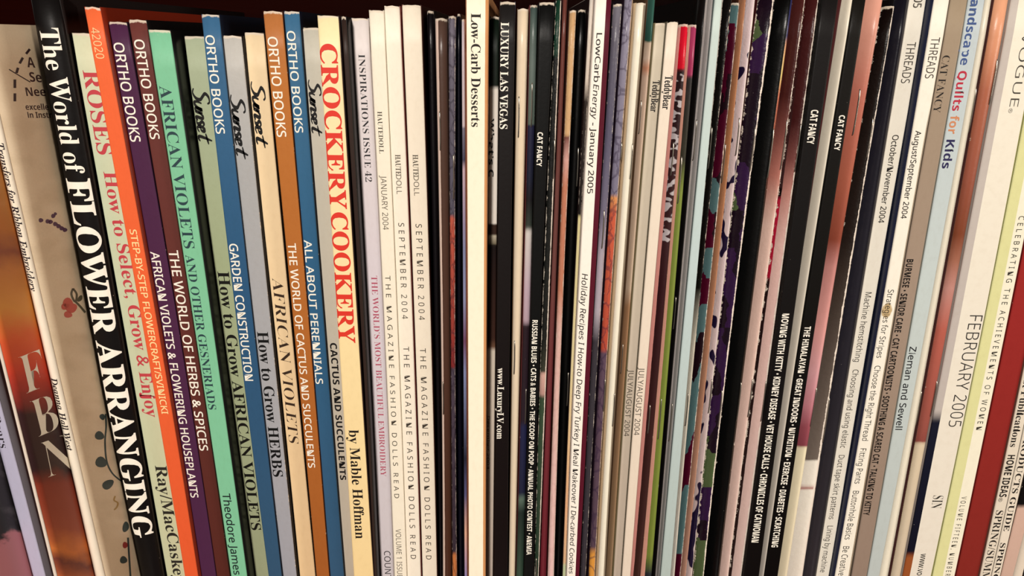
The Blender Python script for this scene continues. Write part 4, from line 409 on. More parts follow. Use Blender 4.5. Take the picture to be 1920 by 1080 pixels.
      T=[('CAT FANCY', 'C', 206, 270, .26, .72, WHITE), ('MOVING WITH KITTY \u2022 KIDNEY DISEASE \u2022 VET HOUSE CALLS \u2022 CHRONICLES OF CATWOMAN', 'C', 588, 1017, .2, .66, WHITE)]),
 dict(n='magazine', l='narrow white fold between the two black cat magazines', y=2, t=-16, st='fold',
      L='0:1586 270:1543 540:1503 810:1461 1080:1425', R='0:1600 270:1556 540:1515 810:1471 1080:1433', c=[(0, (232, 222, 202)), (1080, (190, 182, 172))], s=((80, 40, 40), (60, 50, 44)), w=.02),
 dict(n='cat_magazine', l='black cat magazine with white contents line starting with Himalayan', y=2, t=-10, st='flat',
      L='0:1601 270:1558 540:1517 810:1473 1080:1434', R='0:1624 270:1582 540:1541 810:1498 1080:1459', c=[(0, (28, 26, 24)), (1080, (18, 16, 16))], s=((14, 12, 12), (30, 20, 18)), w=.08,
      T=[('CAT FANCY', 'C', 216, 282, .3, .76, WHITE), ('THE HIMALAYAN \u2022 GREAT INDOORS \u2022 NUTRITION \u2022 EXERCISE \u2022 DIABETES \u2022 SCRATCHING', 'C', 612, 1026, .18, .66, WHITE)]),
 dict(n='magazine', l='glossy salmon and brown magazine turning cream at its foot', y=4, t=-12, st='fold',
      L='0:1627 270:1586 540:1543 810:1500 1080:1461', R='0:1655 270:1612 540:1566 810:1515 1080:1478', c=[(0, (222, 160, 140)), (90, (206, 142, 124)), (180, (184, 108, 92)), (330, (172, 96, 76)), (450, (142, 72, 56)), (500, (196, 134, 128)), (620, (222, 158, 152)), (700, (216, 160, 164)), (760, (200, 130, 140)), (800, (154, 80, 90)), (836, (140, 70, 80)), (840, (238, 226, 192)), (1080, (228, 214, 184))], s=((40, 24, 20), (40, 20, 16)), w=.08,
      P=[(168, 254, .5), (728, 800, .92)]),
 dict(n='magazine', l='short dark brown magazine with ivory foot crossed by a red line', y=5, t=11, st='fold',
      L='12:1660 270:1614 540:1568 810:1517 1080:1479', R='12:1680 270:1633 540:1592 810:1546 1080:1506', c=[(0, (24, 18, 17)), (450, (40, 32, 29)), (560, (66, 56, 50)), (790, (104, 92, 84)), (861, (112, 100, 92)), (864, (238, 230, 216)), (911, (238, 230, 216)), (912, (150, 40, 44)), (915, (150, 40, 44)), (917, (238, 230, 216)), (1080, (232, 222, 208))], s=((14, 10, 10), (20, 16, 16)), w=.8,
      P=[(222, 296, .7), (748, 830, .95)]),
 dict(n='magazine', l='dark slate magazine beside the first white sewing magazine', y=5, t=-2, st='fold',
      L='15:1684 270:1636 540:1594 810:1547 1080:1507', R='15:1703 270:1658 540:1617 810:1570 1080:1529', c=[(0, (30, 28, 36)), (540, (40, 38, 46)), (1080, (54, 50, 54))], s=((20, 18, 20), (40, 38, 40)), w=.12),
 dict(n='sewing_magazine', l='white sewing magazine dated October November', y=4, t=-16, st='flat',
      L='0:1706 270:1661 540:1620 810:1572 1080:1531', R='0:1741 270:1692 540:1647 810:1598 1080:1556', c=[(0, (242, 235, 220))], s=((80, 76, 76), (80, 76, 76)), w=.04,
      T=[('2005', 'A', -26, 14, .25, .74, (90, 84, 78)), ('THREADS', 'A', 79, 156, .26, .78, (66, 60, 54)), ('October/November 2004', 'M', 253, 418, .3, .68, (44, 40, 38)),
         ('Machine hemstitching    Choosing and using elastic    Duct tape skirt patterns    Lining by machine', 'A', 548, 1073, .24, .66, (40, 36, 34))]),
 dict(n='sewing_magazine', l='white sewing magazine dated August September with a brown glue stain', y=-1, t=-16, st='flat',
      L='0:1752 270:1707 540:1661 810:1613 1080:1566', R='0:1781 270:1735 540:1687 810:1639 1080:1594', c=[(0, (242, 235, 220))], s=((32, 38, 62), (80, 70, 60)), b=[(.88, 1.0, [(0, (238, 230, 214)), (200, (236, 228, 210)), (240, (200, 186, 164)), (1080, (190, 174, 152))]), (.92, .95, [(0, (238, 230, 214)), (200, (230, 220, 200)), (230, (110, 94, 76)), (1080, (96, 80, 66))])], w=.2, stain=(582, .12),
      T=[('THREADS', 'A', 70, 147, .22, .78, (66, 60, 54)), ('August/September 2004', 'M', 245, 410, .22, .62, (44, 40, 38)),
         ('Strategies for Stripes    Choose the Right Thread    Fitting Pants    Buttonhole Basics    Be Creative', 'A', 543, 1079, .2, .62, (40, 36, 34))]),
 dict(n='cat_magazine', l='taupe cat magazine with black contents line starting with Burmese', y=2, t=-14, st='flat',
      L='0:1782 270:1737 540:1689 810:1641 1080:1597', R='0:1815 270:1768 540:1720 810:1671 1080:1626', c=[(0, (160, 142, 120)), (540, (158, 138, 122)), (1080, (146, 126, 112))], s=((90, 78, 66), (90, 78, 66)), w=.05,
      T=[('CAT FANCY', 'S', 104, 211, .1, .52, (28, 24, 22)), ('BURMESE \u2022 SENIOR CARE \u2022 CAT CARTOONISTS \u2022 SOOTHING A SCARED CAT \u2022 TALKING TO KITTY', 'C', 486, 966, .08, .48, (26, 22, 20))]),
 dict(n='quilting_book', l='pale blue-grey quilting book with coloured title words', y=2, t=-16, st='flat',
      L='0:1816 270:1770 540:1722 810:1673 1080:1627', R='0:1847 270:1801 540:1752 810:1698 1080:1650', c=[(0, (190, 200, 204)), (540, (194, 204, 202)), (1080, (184, 192, 190))], s=((120, 120, 110), (90, 90, 90)), w=.06,
      T=[('Landscape', 'K', -16, 122, .14, .66, (66, 88, 140)), ('Quilts', 'K', 133, 208, .14, .66, (186, 46, 66)), ('for', 'K', 217, 251, .14, .66, (206, 136, 96)), ('Kids', 'K', 262, 316, .14, .66, (44, 40, 84)), ('Zieman and Sewell', 'M', 650, 806, .14, .6, (36, 36, 40))]),
 dict(n='magazine', l='narrow ivory magazine with ragged edge beside the pale blue book', y=4, t=-14, st='fold',
      L='0:1848 270:1802 540:1753 810:1699 1080:1651', R='0:1866 270:1818 540:1770 810:1717 1080:1671', c=[(0, (238, 230, 210))], s=((100, 90, 80), (40, 30, 40)), w=.12,
      P=[(166, 250, .9), (736, 800, .9)]),
 dict(n='magazine', l='glossy copper brown magazine beside the fashion magazine', y=2, t=-14, st='fold',
      L='0:1869 270:1821 540:1774 810:1721 1080:1674', R='0:1894 270:1847 540:1796 810:1739 1080:1692', c=[(0, (230, 166, 130)), (90, (214, 146, 112)), (170, (170, 100, 76)), (330, (150, 84, 66)), (440, (124, 66, 44)), (490, (160, 104, 84)), (540, (190, 136, 126)), (620, (180, 96, 82)), (800, (150, 82, 72)), (828, (140, 74, 66)), (832, (216, 198, 170)), (1080, (206, 190, 166))], s=((60, 30, 30), (60, 30, 26)), w=.06,
      P=[(112, 196, .85), (716, 782, .85)]),
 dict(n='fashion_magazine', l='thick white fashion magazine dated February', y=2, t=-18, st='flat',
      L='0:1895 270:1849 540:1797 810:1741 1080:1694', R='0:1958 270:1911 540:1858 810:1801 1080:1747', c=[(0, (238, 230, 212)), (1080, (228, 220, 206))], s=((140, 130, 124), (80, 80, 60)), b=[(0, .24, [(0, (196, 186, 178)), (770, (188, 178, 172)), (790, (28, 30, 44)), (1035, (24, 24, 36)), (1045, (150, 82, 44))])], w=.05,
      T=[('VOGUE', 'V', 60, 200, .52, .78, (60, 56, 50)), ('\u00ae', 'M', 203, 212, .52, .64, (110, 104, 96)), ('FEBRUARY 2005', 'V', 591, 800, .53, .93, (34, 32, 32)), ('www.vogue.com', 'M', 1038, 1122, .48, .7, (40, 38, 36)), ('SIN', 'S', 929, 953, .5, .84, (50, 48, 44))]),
 dict(n='magazine', l='lime and cream magazine celebrating the achievements of women', y=3, t=-20, st='flat',
      L='0:1962 270:1913 540:1859 810:1803 1080:1749', R='0:2008 270:1957 540:1903 810:1846 1080:1791', c=[(0, (240, 234, 212))], s=((160, 160, 90), (90, 80, 60)), b=[(0, .46, (218, 216, 158))], w=.03,
      T=[('CELEBRATING THE ACHIEVEMENTS OF WOMEN', 'W', 405, 806, .58, .82, (50, 46, 40)), ('VOLUME FIFTEEN, NUMBER FOUR', 'W', 931, 1112, .56, .78, (56, 50, 44))]),
 dict(n='hardcover_book', l='glossy dark red book near the right edge', y=5, t=-20, st='flat',
      L='0:2012 270:1960 540:1905 810:1849 1080:1793', R='0:2058 270:2003 540:1949 810:1893 1080:1836', c=[(0, (168, 44, 46)), (1080, (130, 44, 38))], s=((100, 24, 26), (90, 22, 24)), w=.08),
 dict(n='home_magazine', l='ivory home ideas magazine beside the dark red book', y=4, t=-20, st='flat',
      L='0:2060 270:2007 540:1952 810:1895 1080:1838', R='0:2083 270:2030 540:1975 810:1917 1080:1859', c=[(0, (232, 222, 204)), (1080, (222, 210, 192))], s=((90, 60, 50), (60, 50, 44)), w=.1,
      T=[('Best Publications', 'B', 690, 838, .16, .74, (36, 32, 30)), ('HOME IDEAS', 'C', 853, 932, .16, .78, (34, 30, 28)), ('\u00ae', 'M', 933, 941, .16, .5, (50, 46, 42)), ('SPRING/SUMMER', 'H', 957, 1112, .18, .8, (36, 32, 30))]),
 dict(n='home_magazine', l='ivory products guide magazine at the far right edge', y=5, t=-20, st='flat',
      L='0:2085 270:2032 540:1976 810:1918 1080:1860', R='0:2107 270:2054 540:1997 810:1938 1080:1876', c=[(0, (228, 216, 198))], s=((60, 50, 44), (60, 50, 44)), w=.15,
      T=[('PRODUCTS GUIDE', 'B', 812, 996, .16, .74, (36, 32, 30)), ('SPRING/SUMMER', 'B', 1018, 1180, .16, .74, (36, 32, 30))]),
 dict(n='magazine', l='magazine with black upper spine and dusty pink foot in the bottom right corner', y=5, t=-20, st='flat',
      L='0:2110 270:2058 540:2000 810:1941 1080:1877', R='0:2143 270:2090 540:2030 810:1968 1080:1900', c=[(0, (20, 18, 18)), (948, (22, 20, 20)), (951, (206, 172, 156)), (1080, (200, 168, 152))], s=((60, 50, 44), (60, 50, 44)), w=.2),
 dict(n='magazine', l='cream-edged black magazine in the bottom right corner', y=5, t=-20, st='fold',
      L='0:2146 270:2092 540:2032 810:1970 1080:1903', R='0:2180 270:2126 540:2062 810:1998 1080:1930', c=[(0, (20, 18, 18))], s=((60, 50, 44), (20, 18, 18)), b=[(0, .5, (226, 212, 194))], w=.2),
]

# ---------------------------------------------------------------- helpers
def lin(c):
    r = []
    for v in c[:3]:
        v = v / 255.0
        v = v / 12.92 if v <= 0.04045 else ((v + 0.055) / 1.055) ** 2.4
        r.append(max(0.0015, v - 0.004))
    return (r[0], r[1], r[2], 1.0)

def ray(px, py):
    return FW + RT * ((px - 960.0) / FPX) + UP * ((540.0 - py) / FPX)
def on_plane(px, py, Y):
    d = ray(px, py)
    return CAM + d * ((Y - CAM.y) / d.y)
def look_y(P):                   # height mark of a point, used as the coordinate down a spine
    d = P - CAM
    return 540.0 - FPX * d.dot(UP) / d.dot(FW)

class Mat:
    """small helper to write a procedural material"""
    def __init__(s, name, rough=0.42, spec=0.4):
        s.m = bpy.data.materials.new(name)
        s.m.use_nodes = True
        s.nt = s.m.node_tree
        s.b = s.nt.nodes['Principled BSDF']
        s.b.inputs['Roughness'].default_value = rough
        s.b.inputs['Specular IOR Level'].default_value = spec
    def n(s, t, **k):
        nd = s.nt.nodes.new(t)
        for a, v in k.items():
            setattr(nd, a, v)
        return nd
    def put(s, sock, v):
        if hasattr(v, 'links') or isinstance(v, bpy.types.NodeSocket):
            s.nt.links.new(v, sock)
        else:
            sock.default_value = v
    def math(s, op, a, b=0.0, c=0.0, clamp=False):
        nd = s.n('ShaderNodeMath', operation=op)
        nd.use_clamp = clamp
        s.put(nd.inputs[0], a); s.put(nd.inputs[1], b); s.put(nd.inputs[2], c)
        return nd.outputs[0]
    def mix(s, f, a, b):
        nd = s.n('ShaderNodeMix', data_type='RGBA')
        s.put(nd.inputs[0], f); s.put(nd.inputs[6], a); s.put(nd.inputs[7], b)
        return nd.outputs[2]
    def vec(s, x, y, z=0.0):
        nd = s.n('ShaderNodeCombineXYZ')
        s.put(nd.inputs[0], x); s.put(nd.inputs[1], y); s.put(nd.inputs[2], z)
        return nd.outputs[0]
    def uv(s):
        t = s.n('ShaderNodeTexCoord')
        p = s.n('ShaderNodeSeparateXYZ')
        s.nt.links.new(t.outputs['UV'], p.inputs[0])
        return p.outputs[0], p.outputs[1]
    def noise(s, v, scale, detail=3.0, rough=0.6):
        nd = s.n('ShaderNodeTexNoise')
        s.put(nd.inputs['Vector'], v)
        nd.inputs['Scale'].default_value = scale
        nd.inputs['Detail'].default_value = detail
        nd.inputs['Roughness'].default_value = rough
        return nd.outputs[0]
    def ramp(s, f, stops):
        nd = s.n('ShaderNodeValToRGB')
        s.put(nd.inputs[0], f)
        cr = nd.color_ramp
        stops = [(min(max(p, 0.0), 1.0), c) for p, c in stops]
        cr.elements[0].position, cr.elements[0].color = stops[0][0], stops[0][1]
        if len(stops) == 1:
            cr.elements[1].position, cr.elements[1].color = 1.0, stops[0][1]
        else:
            cr.elements[1].position, cr.elements[1].color = stops[-1][0], stops[-1][1]
            for p, c in stops[1:-1]:
                e = cr.elements.new(p)
                e.color = c
        return nd.outputs[0]
    def step(s, v, lo, hi):
        nd = s.n('ShaderNodeMapRange', interpolation_type='SMOOTHSTEP')
        s.put(nd.inputs[0], v)
        nd.inputs[1].default_value, nd.inputs[2].default_value = lo, hi
        return nd.outputs[0]
    def bump(s, h, strength, dist=0.0004):
        nd = s.n('ShaderNodeBump')
        nd.inputs['Strength'].default_value = strength
        nd.inputs['Distance'].default_value = dist
        s.put(nd.inputs['Height'], h)
        s.nt.links.new(nd.outputs[0], s.b.inputs['Normal'])

def colour_down(M, v, stops):    # the printed colours from head to foot of a spine
    if len(stops) == 1:
        return M.ramp(v, [(0, lin(stops[0][1]))])
    return M.ramp(v, [(p / 1080.0, lin(c)) for p, c in stops])

def spine_material(it, seed):
    fold = it['st'] == 'fold'
    M = Mat('printed_spine', 0.34 if fold else 0.45, 0.35 if fold else 0.16)
    u, v = M.uv()
    wob = M.noise(M.vec(M.math('MULTIPLY', u, 0.6), M.math('MULTIPLY', v, 30.0), seed), 2.0)
    v2 = M.math('ADD', v, M.math('MULTIPLY', M.math('SUBTRACT', wob, 0.5), 0.004))
    col = colour_down(M, v2, it['c'])
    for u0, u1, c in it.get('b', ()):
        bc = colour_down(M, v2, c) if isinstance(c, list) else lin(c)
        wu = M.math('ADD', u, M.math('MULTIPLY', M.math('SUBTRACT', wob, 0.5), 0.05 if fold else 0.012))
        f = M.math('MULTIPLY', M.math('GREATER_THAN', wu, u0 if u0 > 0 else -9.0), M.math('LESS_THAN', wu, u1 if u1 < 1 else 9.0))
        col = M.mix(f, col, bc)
    a = it.get('a')
    if a:
        kind = a[0]
        if kind == 'veins':
            vo = M.n('ShaderNodeTexVoronoi', feature='DISTANCE_TO_EDGE')
            wv = M.noise(M.vec(u, M.math('MULTIPLY', v, 40.0), seed), 1.5)
            M.put(vo.inputs['Vector'], M.vec(M.math('ADD', M.math('MULTIPLY', u, 0.9), wv), M.math('MULTIPLY', v, 34.0), seed))
            vo.inputs['Scale'].default_value = 1.0
            f = M.math('MULTIPLY', M.step(vo.outputs[0], 0.10, 0.02), a[2] * 2, clamp=True)
            col = M.mix(f, col, lin(a[1]))
        elif kind == 'camo':
            vo = M.n('ShaderNodeTexVoronoi', feature='F1')
            vo.distance = 'CHEBYCHEV'
            wv = M.noise(M.vec(u, M.math('MULTIPLY', v, 60.0), seed), 1.0)
            M.put(vo.inputs['Vector'], M.vec(M.math('ADD', M.math('MULTIPLY', u, 0.8), M.math('MULTIPLY', wv, 0.6)), M.math('MULTIPLY', v, 17.0), seed))
            vo.inputs['Scale'].default_value = 1.0
            sp = M.n('ShaderNodeSeparateXYZ')
            M.nt.links.new(vo.outputs['Color'], sp.inputs[0])
            col = M.mix(M.math('GREATER_THAN', sp.outputs[0], 0.74), col, lin(a[1]))
            col = M.mix(M.math('LESS_THAN', sp.outputs[0], 0.34), col, lin(a[2]))
        elif kind == 'blots':
            f = M.noise(M.vec(M.math('MULTIPLY', u, 0.8), M.math('MULTIPLY', v, 26.0), seed), 1.0, 1.0)
            col = M.mix(M.step(f, 0.52, 0.54), col, lin(a[1]))
        elif kind == 'zebra':
            f = M.noise(M.vec(M.math('MULTIPLY', u, 1.2), M.math('MULTIPLY', v, 90.0), seed), 1.0, 1.0)
            f = M.math('MULTIPLY', M.step(f, 0.5, 0.56), M.math('MULTIPLY', M.math('GREATER_THAN', v, a[3] / 1080.0), M.math('LESS_THAN', v, a[4] / 1080.0)))
            inner = M.math('GREATER_THAN', u, 0.28)
            col = M.mix(M.math('MULTIPLY', M.math('MULTIPLY', f, inner), a[2] * 2, clamp=True), col, lin(a[1]))
    # slight unevenness of the print
    mot = M.noise(M.vec(M.math('MULTIPLY', u, 1.5), M.math('MULTIPLY', v, 24.0), seed + 3), 3.0, 4.0)
    age = M.n('ShaderNodeMix', data_type='RGBA', blend_type='MULTIPLY')
    M.put(age.inputs[0], M.math('MULTIPLY', M.step(mot, 0.42, 0.78), 0.09))
    M.put(age.inputs[6], col)
    age.inputs[7].default_value = (0.55, 0.45, 0.35, 1)
    col = age.outputs[2]
    st = it.get('stain')
    if st:
        dv = M.math('MULTIPLY', M.math('SUBTRACT', v, st[0] / 1080.0), 62.0)
        du = M.math('MULTIPLY', M.math('SUBTRACT', u, 0.36), 2.1)
        rr = M.math('SQRT', M.math('ADD', M.math('MULTIPLY', dv, dv), M.math('MULTIPLY', du, du)))
        rr = M.math('ADD', rr, M.math('MULTIPLY', M.math('SUBTRACT', mot, 0.5), 0.5))
        col = M.mix(M.step(rr, 0.85, 0.7), col, lin((196, 170, 128)))
    # paper showing where the edges are rubbed
    w = it.get('w', 0.0)
    edge = M.math('MULTIPLY', M.math('ABSOLUTE', M.math('SUBTRACT', u, 0.5)), 2.0)
    rub = M.noise(M.vec(M.math('MULTIPLY', u, 1.6), M.math('MULTIPLY', v, 48.0), seed + 9), 1.6, 7.0, 0.72)
    reach = 0.18 if not fold else 0.5
    if w > 0:
        side = M.step(edge, 1.0 - reach * (0.4 + w), 1.0)
        f = M.step(M.math('ADD', M.math('MULTIPLY', side, 0.16 + 0.22 * w), rub), 0.80, 0.86)
        col = M.mix(f, col, lin((226, 212, 196)))
        if fold and w >= 0.3:
            n1 = M.noise(M.vec(0.0, M.math('MULTIPLY', v, 20.0), seed + 31), 1.6, 8.0, 0.7)
            n2 = M.noise(M.vec(0.0, M.math('MULTIPLY', v, 24.0), seed + 47), 1.8, 8.0, 0.75)
            mid = M.math('ADD', it.get('e', 0.88), M.math('MULTIPLY', M.math('SUBTRACT', n1, 0.5), 0.16))
            half = M.math('MULTIPLY', M.math('SUBTRACT', n2, 0.60 - 0.40 * w), 0.30)
            gap = M.math('SUBTRACT', half, M.math('ABSOLUTE', M.math('SUBTRACT', u, mid)))
            col = M.mix(M.step(gap, 0.0, 0.02), col, lin((236, 222, 208)))
    if it['t'] > 0:              # bruised paper at the head of the spine
        head = M.step(M.math('SUBTRACT', v, M.math('MULTIPLY', rub, 0.012)), it['t'] / 1080.0 - 0.0010, it['t'] / 1080.0 - 0.0035)
        col = M.mix(M.math('MULTIPLY', head, 0.8), col, lin((232, 216, 196)))
    specks = M.noise(M.vec(M.math('MULTIPLY', u, 4.0), M.math('MULTIPLY', v, 190.0), seed + 21), 2.2, 2.0)
    col = M.mix(M.step(specks, 0.80 - 0.05 * w, 0.82), col, lin((220, 208, 190)))
    M.put(M.b.inputs['Base Color'], col)
    bh = M.noise(M.vec(M.math('MULTIPLY', u, 2.0), M.math('MULTIPLY', v, 60.0), seed), 2.0, 4.0)
    M.bump(bh, 0.10 + (0.45 * w if fold else 0.2 * w))
    return M.m

def cover_material(c, kind=None, seed=0):
    M = Mat('printed_cover', 0.45, 0.35)
    u, v = M.uv()
    nz = M.noise(M.vec(M.math('MULTIPLY', u, 2.0), M.math('MULTIPLY', v, 14.0), seed), 1.2, 4.0)
    if kind == 'flames':
        col = colour_down(M, M.math('ADD', v, M.math('MULTIPLY', M.math('SUBTRACT', nz, .5), .06)),
                          [(0, (205, 150, 90)), (340, (206, 140, 76)), (430, (196, 120, 60)), (470, (150, 84, 62)), (510, (206, 130, 70)), (580, (224, 150, 70)), (640, (224, 96, 50)), (690, (208, 66, 44)), (740, (150, 50, 42)), (780, (58, 32, 34)), (880, (52, 30, 32)), (915, (140, 56, 38)), (990, (158, 74, 50)), (1030, (214, 120, 60)), (1055, (120, 60, 50)), (1080, (190, 100, 60))])
    elif kind == 'flowers':
        col = M.mix(M.step(nz, 0.5, 0.62), lin((44, 40, 42)), lin((74, 70, 72)))
        col = M.mix(M.step(M.math('ADD', v, M.math('MULTIPLY', nz, 0.12)), 0.985, 1.0), col, lin((206, 132, 140)))
    elif kind == 'linen':
        w = M.noise(M.vec(M.math('MULTIPLY', u, 60.0), M.math('MULTIPLY', v, 260.0), 1.0), 1.0, 3.0)
        col = M.mix(M.math('MULTIPLY', w, 0.35), lin((226, 204, 174)), lin((186, 158, 122)))
        col = M.mix(M.math('MULTIPLY', M.step(nz, 0.45, 0.7), 0.25), col, lin((176, 150, 116)))
    else:
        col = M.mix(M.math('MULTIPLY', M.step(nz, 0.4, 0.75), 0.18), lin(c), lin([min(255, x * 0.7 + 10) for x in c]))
    M.put(M.b.inputs['Base Color'], col)
    return M.m

PLAIN = {}
def plain(name, c, rough=0.6, spec=0.2, metal=0.0):
    k = (name, tuple(c))
    if k not in PLAIN:
        M = Mat(name, rough, spec)
        t = M.n('ShaderNodeTexCoord')
        nz = M.noise(t.outputs['Object'], 900.0, 2.0)
        M.put(M.b.inputs['Base Color'], M.mix(M.math('MULTIPLY', nz, 0.22), lin(c), lin([x * 0.8 for x in c])))
        M.b.inputs['Metallic'].default_value = metal
        PLAIN[k] = M.m
    return PLAIN[k]
RIM = plain('paper_edge', (232, 216, 196))
STEEL = plain('staple_wire', (176, 168, 156), 0.32, 0.5, 0.9)
def page_mat():
    M = Mat('page_edges', 0.8, 0.1)
    t = M.n('ShaderNodeTexCoord')
    p = M.n('ShaderNodeSeparateXYZ')
    M.nt.links.new(t.outputs['Object'], p.inputs[0])
    nz = M.noise(M.vec(M.math('MULTIPLY', p.outputs[0], 5000.0), M.math('MULTIPLY', p.outputs[1], 20.0), 0.0), 1.0, 2.0)
    M.put(M.b.inputs['Base Color'], M.mix(nz, lin((226, 212, 186)), lin((160, 142, 114))))
    return M.m
PAGES = page_mat()

def mesh_obj(name, verts, faces, mats, parent, base, fm=None, uvs=None, smooth=False):
    me = bpy.data.meshes.new(name)
    me.from_pydata([tuple(Vector(v) - base) for v in verts], [], faces)
    for m in mats:
        me.materials.append(m)
    if fm:
        me.polygons.foreach_set('material_index', fm)
    if smooth:
        me.polygons.foreach_set('use_smooth', smooth if isinstance(smooth, list) else [True] * len(faces))
    if uvs:
        lay = me.uv_layers.new(name='UVMap')
        for lp in me.loops:
            lay.data[lp.index].uv = uvs[lp.vertex_index]
    me.validate()
    me.update()
    o = bpy.data.objects.new(name, me)
    C.objects.link(o)
    if parent:
        o.parent = parent
    return o

# ---------------------------------------------------------------- bookcase
def wood():
    M = Mat('mahogany_veneer', 0.38, 0.4)
    t = M.n('ShaderNodeTexCoord')
    p = M.n('ShaderNodeSeparateXYZ')
    M.nt.links.new(t.outputs['Object'], p.inputs[0])
    g = M.noise(M.vec(M.math('MULTIPLY', p.outputs[0], 6.0), M.math('MULTIPLY', p.outputs[1], 6.0), M.math('MULTIPLY', p.outputs[2], 130.0)), 1.5, 5.0)
    M.put(M.b.inputs['Base Color'], M.mix(g, lin((104, 30, 14)), lin((66, 18, 9))))
    M.bump(g, 0.15)
    return M.m
WOOD = wood()
case = bpy.data.objects.new('bookcase', None)
case.location = (0, 0.1, -0.02)
C.objects.link(case)
case['label'] = 'reddish brown wooden bookcase holding the whole row of books and magazines'
case['category'] = 'bookcase'
def board(name, x0, x1, y0, y1, z0, z1):
    bm = bmesh.new()
    bmesh.ops.create_cube(bm, size=1.0)
    for v in bm.verts:
        v.co = Vector(((x0 + x1) / 2 + v.co.x * (x1 - x0), (y0 + y1) / 2 + v.co.y * (y1 - y0), (z0 + z1) / 2 + v.co.z * (z1 - z0))) - case.location
    bmesh.ops.bevel(bm, geom=bm.edges[:], offset=0.0012, segments=2, affect='EDGES')
    me = bpy.data.meshes.new(name)
    bm.to_mesh(me)
    bm.free()
    me.materials.append(WOOD)
    o = bpy.data.objects.new(name, me)
    C.objects.link(o)
    o.parent = case
board('shelf_board', -0.46, 0.46, -0.09, 0.26, -0.02, 0.0)
board('shelf_board', -0.46, 0.46, -0.01, 0.26, ZC + 0.075, ZC + 0.095)
board('back_panel', -0.46, 0.46, 0.26, 0.27, -0.02, ZC + 0.095)
board('side_panel', -0.48, -0.46, -0.09, 0.27, -0.02, ZC + 0.095)
board('side_panel', 0.46, 0.48, -0.09, 0.27, -0.02, ZC + 0.095)

# ---------------------------------------------------------------- edges of every spine in the room
NZ = 27
GZ = np.linspace(0.0, 0.325, NZ)
def edge_curve(spec, Y):
    zs, xs = [], []
    for tok in spec.split():
        a, b = tok.split(':')
        P = on_plane(float(b), float(a), Y)
        zs.append(P.z); xs.append(P.x)
    zs, xs = np.array(zs), np.array(xs)
    deg = 2 if len(zs) >= 4 else 1
    k = np.polyfit(zs, xs, deg)
    lo, hi = zs.min(), max(zs.max(), 0.0)
    out = np.polyval(k, np.clip(GZ, lo, hi))
    d = np.polyder(k)
    out = out + np.where(GZ < lo, (GZ - lo) * np.polyval(d, lo), 0) + np.where(GZ > hi, (GZ - hi) * np.polyval(d, hi), 0)
    return out
for k, it in enumerate(ITEMS):
    it['flank'] = 43 <= k <= 64
    it['Y'] = it['y'] / 1000.0
    it['Lx'] = edge_curve(it['L'], it['Y'])
    it['Rx'] = edge_curve(it['R'], it['Y'])
for i, it in enumerate(ITEMS):
    if it.get('rn'):
        it['Rx'] = ITEMS[i + 1]['Lx'] - 0.0001
    if it.get('lp'):
        it['Lx'] = ITEMS[i - 1]['Rx'] + 0.0001
for i in range(len(ITEMS) - 1):
    a, b = ITEMS[i], ITEMS[i + 1]
    eps = 0.0004 if a['Y'] < -0.02 else 0.00012
    over = a['Rx'] + eps - b['Lx']
    m = over > 0
    if a['Y'] <= b['Y']:
        b['Lx'] = np.where(m, a['Rx'] + eps, b['Lx'])
    else:
        a['Rx'] = np.where(m, b['Lx'] - eps, a['Rx'])
for it in ITEMS:
    it['Rx'] = np.maximum(it['Rx'], it['Lx'] + 0.0006)
for i, it in enumerate(ITEMS):
    gl = it['Lx'] - ITEMS[i - 1]['Rx'] if i else np.full(NZ, 0.003)
    gr = ITEMS[i + 1]['Lx'] - it['Rx'] if i < len(ITEMS) - 1 else np.full(NZ, 0.003)
    cap = 0.0016 if it['st'] == 'fold' else 0.0
    it['BL'] = it['Lx'] - np.clip(gl / 2 - 0.00008, 0, cap)
    it['BR'] = it['Rx'] + np.clip(gr / 2 - 0.00008, 0, cap)

def profile(it, c, wid):         # how far the spine surface lies behind its foremost line, c = 0..1 across
    s = abs(2 * c - 1)
    if it['st'] == 'fold' and it['flank']:   # the fold leans over: one cover shows beside it
        c = min(max(c, 0.0), 1.0)
        r = 0.78
        if c > r:
            return min(wid * 0.3, 0.0008) * (1 - math.sqrt(max(0.0, 1 - ((c - r) / (1 - r)) ** 2)))
        return 0.0038 * ((r - c) / r) ** 1.6
    if it['st'] == 'fold':
        b = min(wid * 0.5, 0.0016)
        return b * (1 - math.sqrt(max(0.0, 1 - min(s, 1.0) ** 2)))
    if it['st'] == 'hard':
        return 0.0022 * s ** 2.4
    r = min(0.0005, wid * 0.18)
    rr = r / (wid / 2)
    t = max(0.0, (s - (1 - rr)) / rr)
    return r * (1 - math.sqrt(max(0.0, 1 - min(t, 1.0) ** 2)))

def lerp_z(arr, z):
    return float(np.interp(z, GZ, arr))

def z_of_mark(it, py, c=0.5):
    z = ZC - 0.1
    for _ in range(6):
        x = lerp_z(it['Lx'], z) * (1 - c) + lerp_z(it['Rx'], z) * c
        # the point on the spine plane seen at this height mark
        lo, hi = -0.05, 0.40
        for _ in range(30):
            mid = (lo + hi) / 2
            if look_y(Vector((x, it['Y'], mid))) > py:
                lo = mid
            else:
                hi = mid
        z = (lo + hi) / 2
    return z

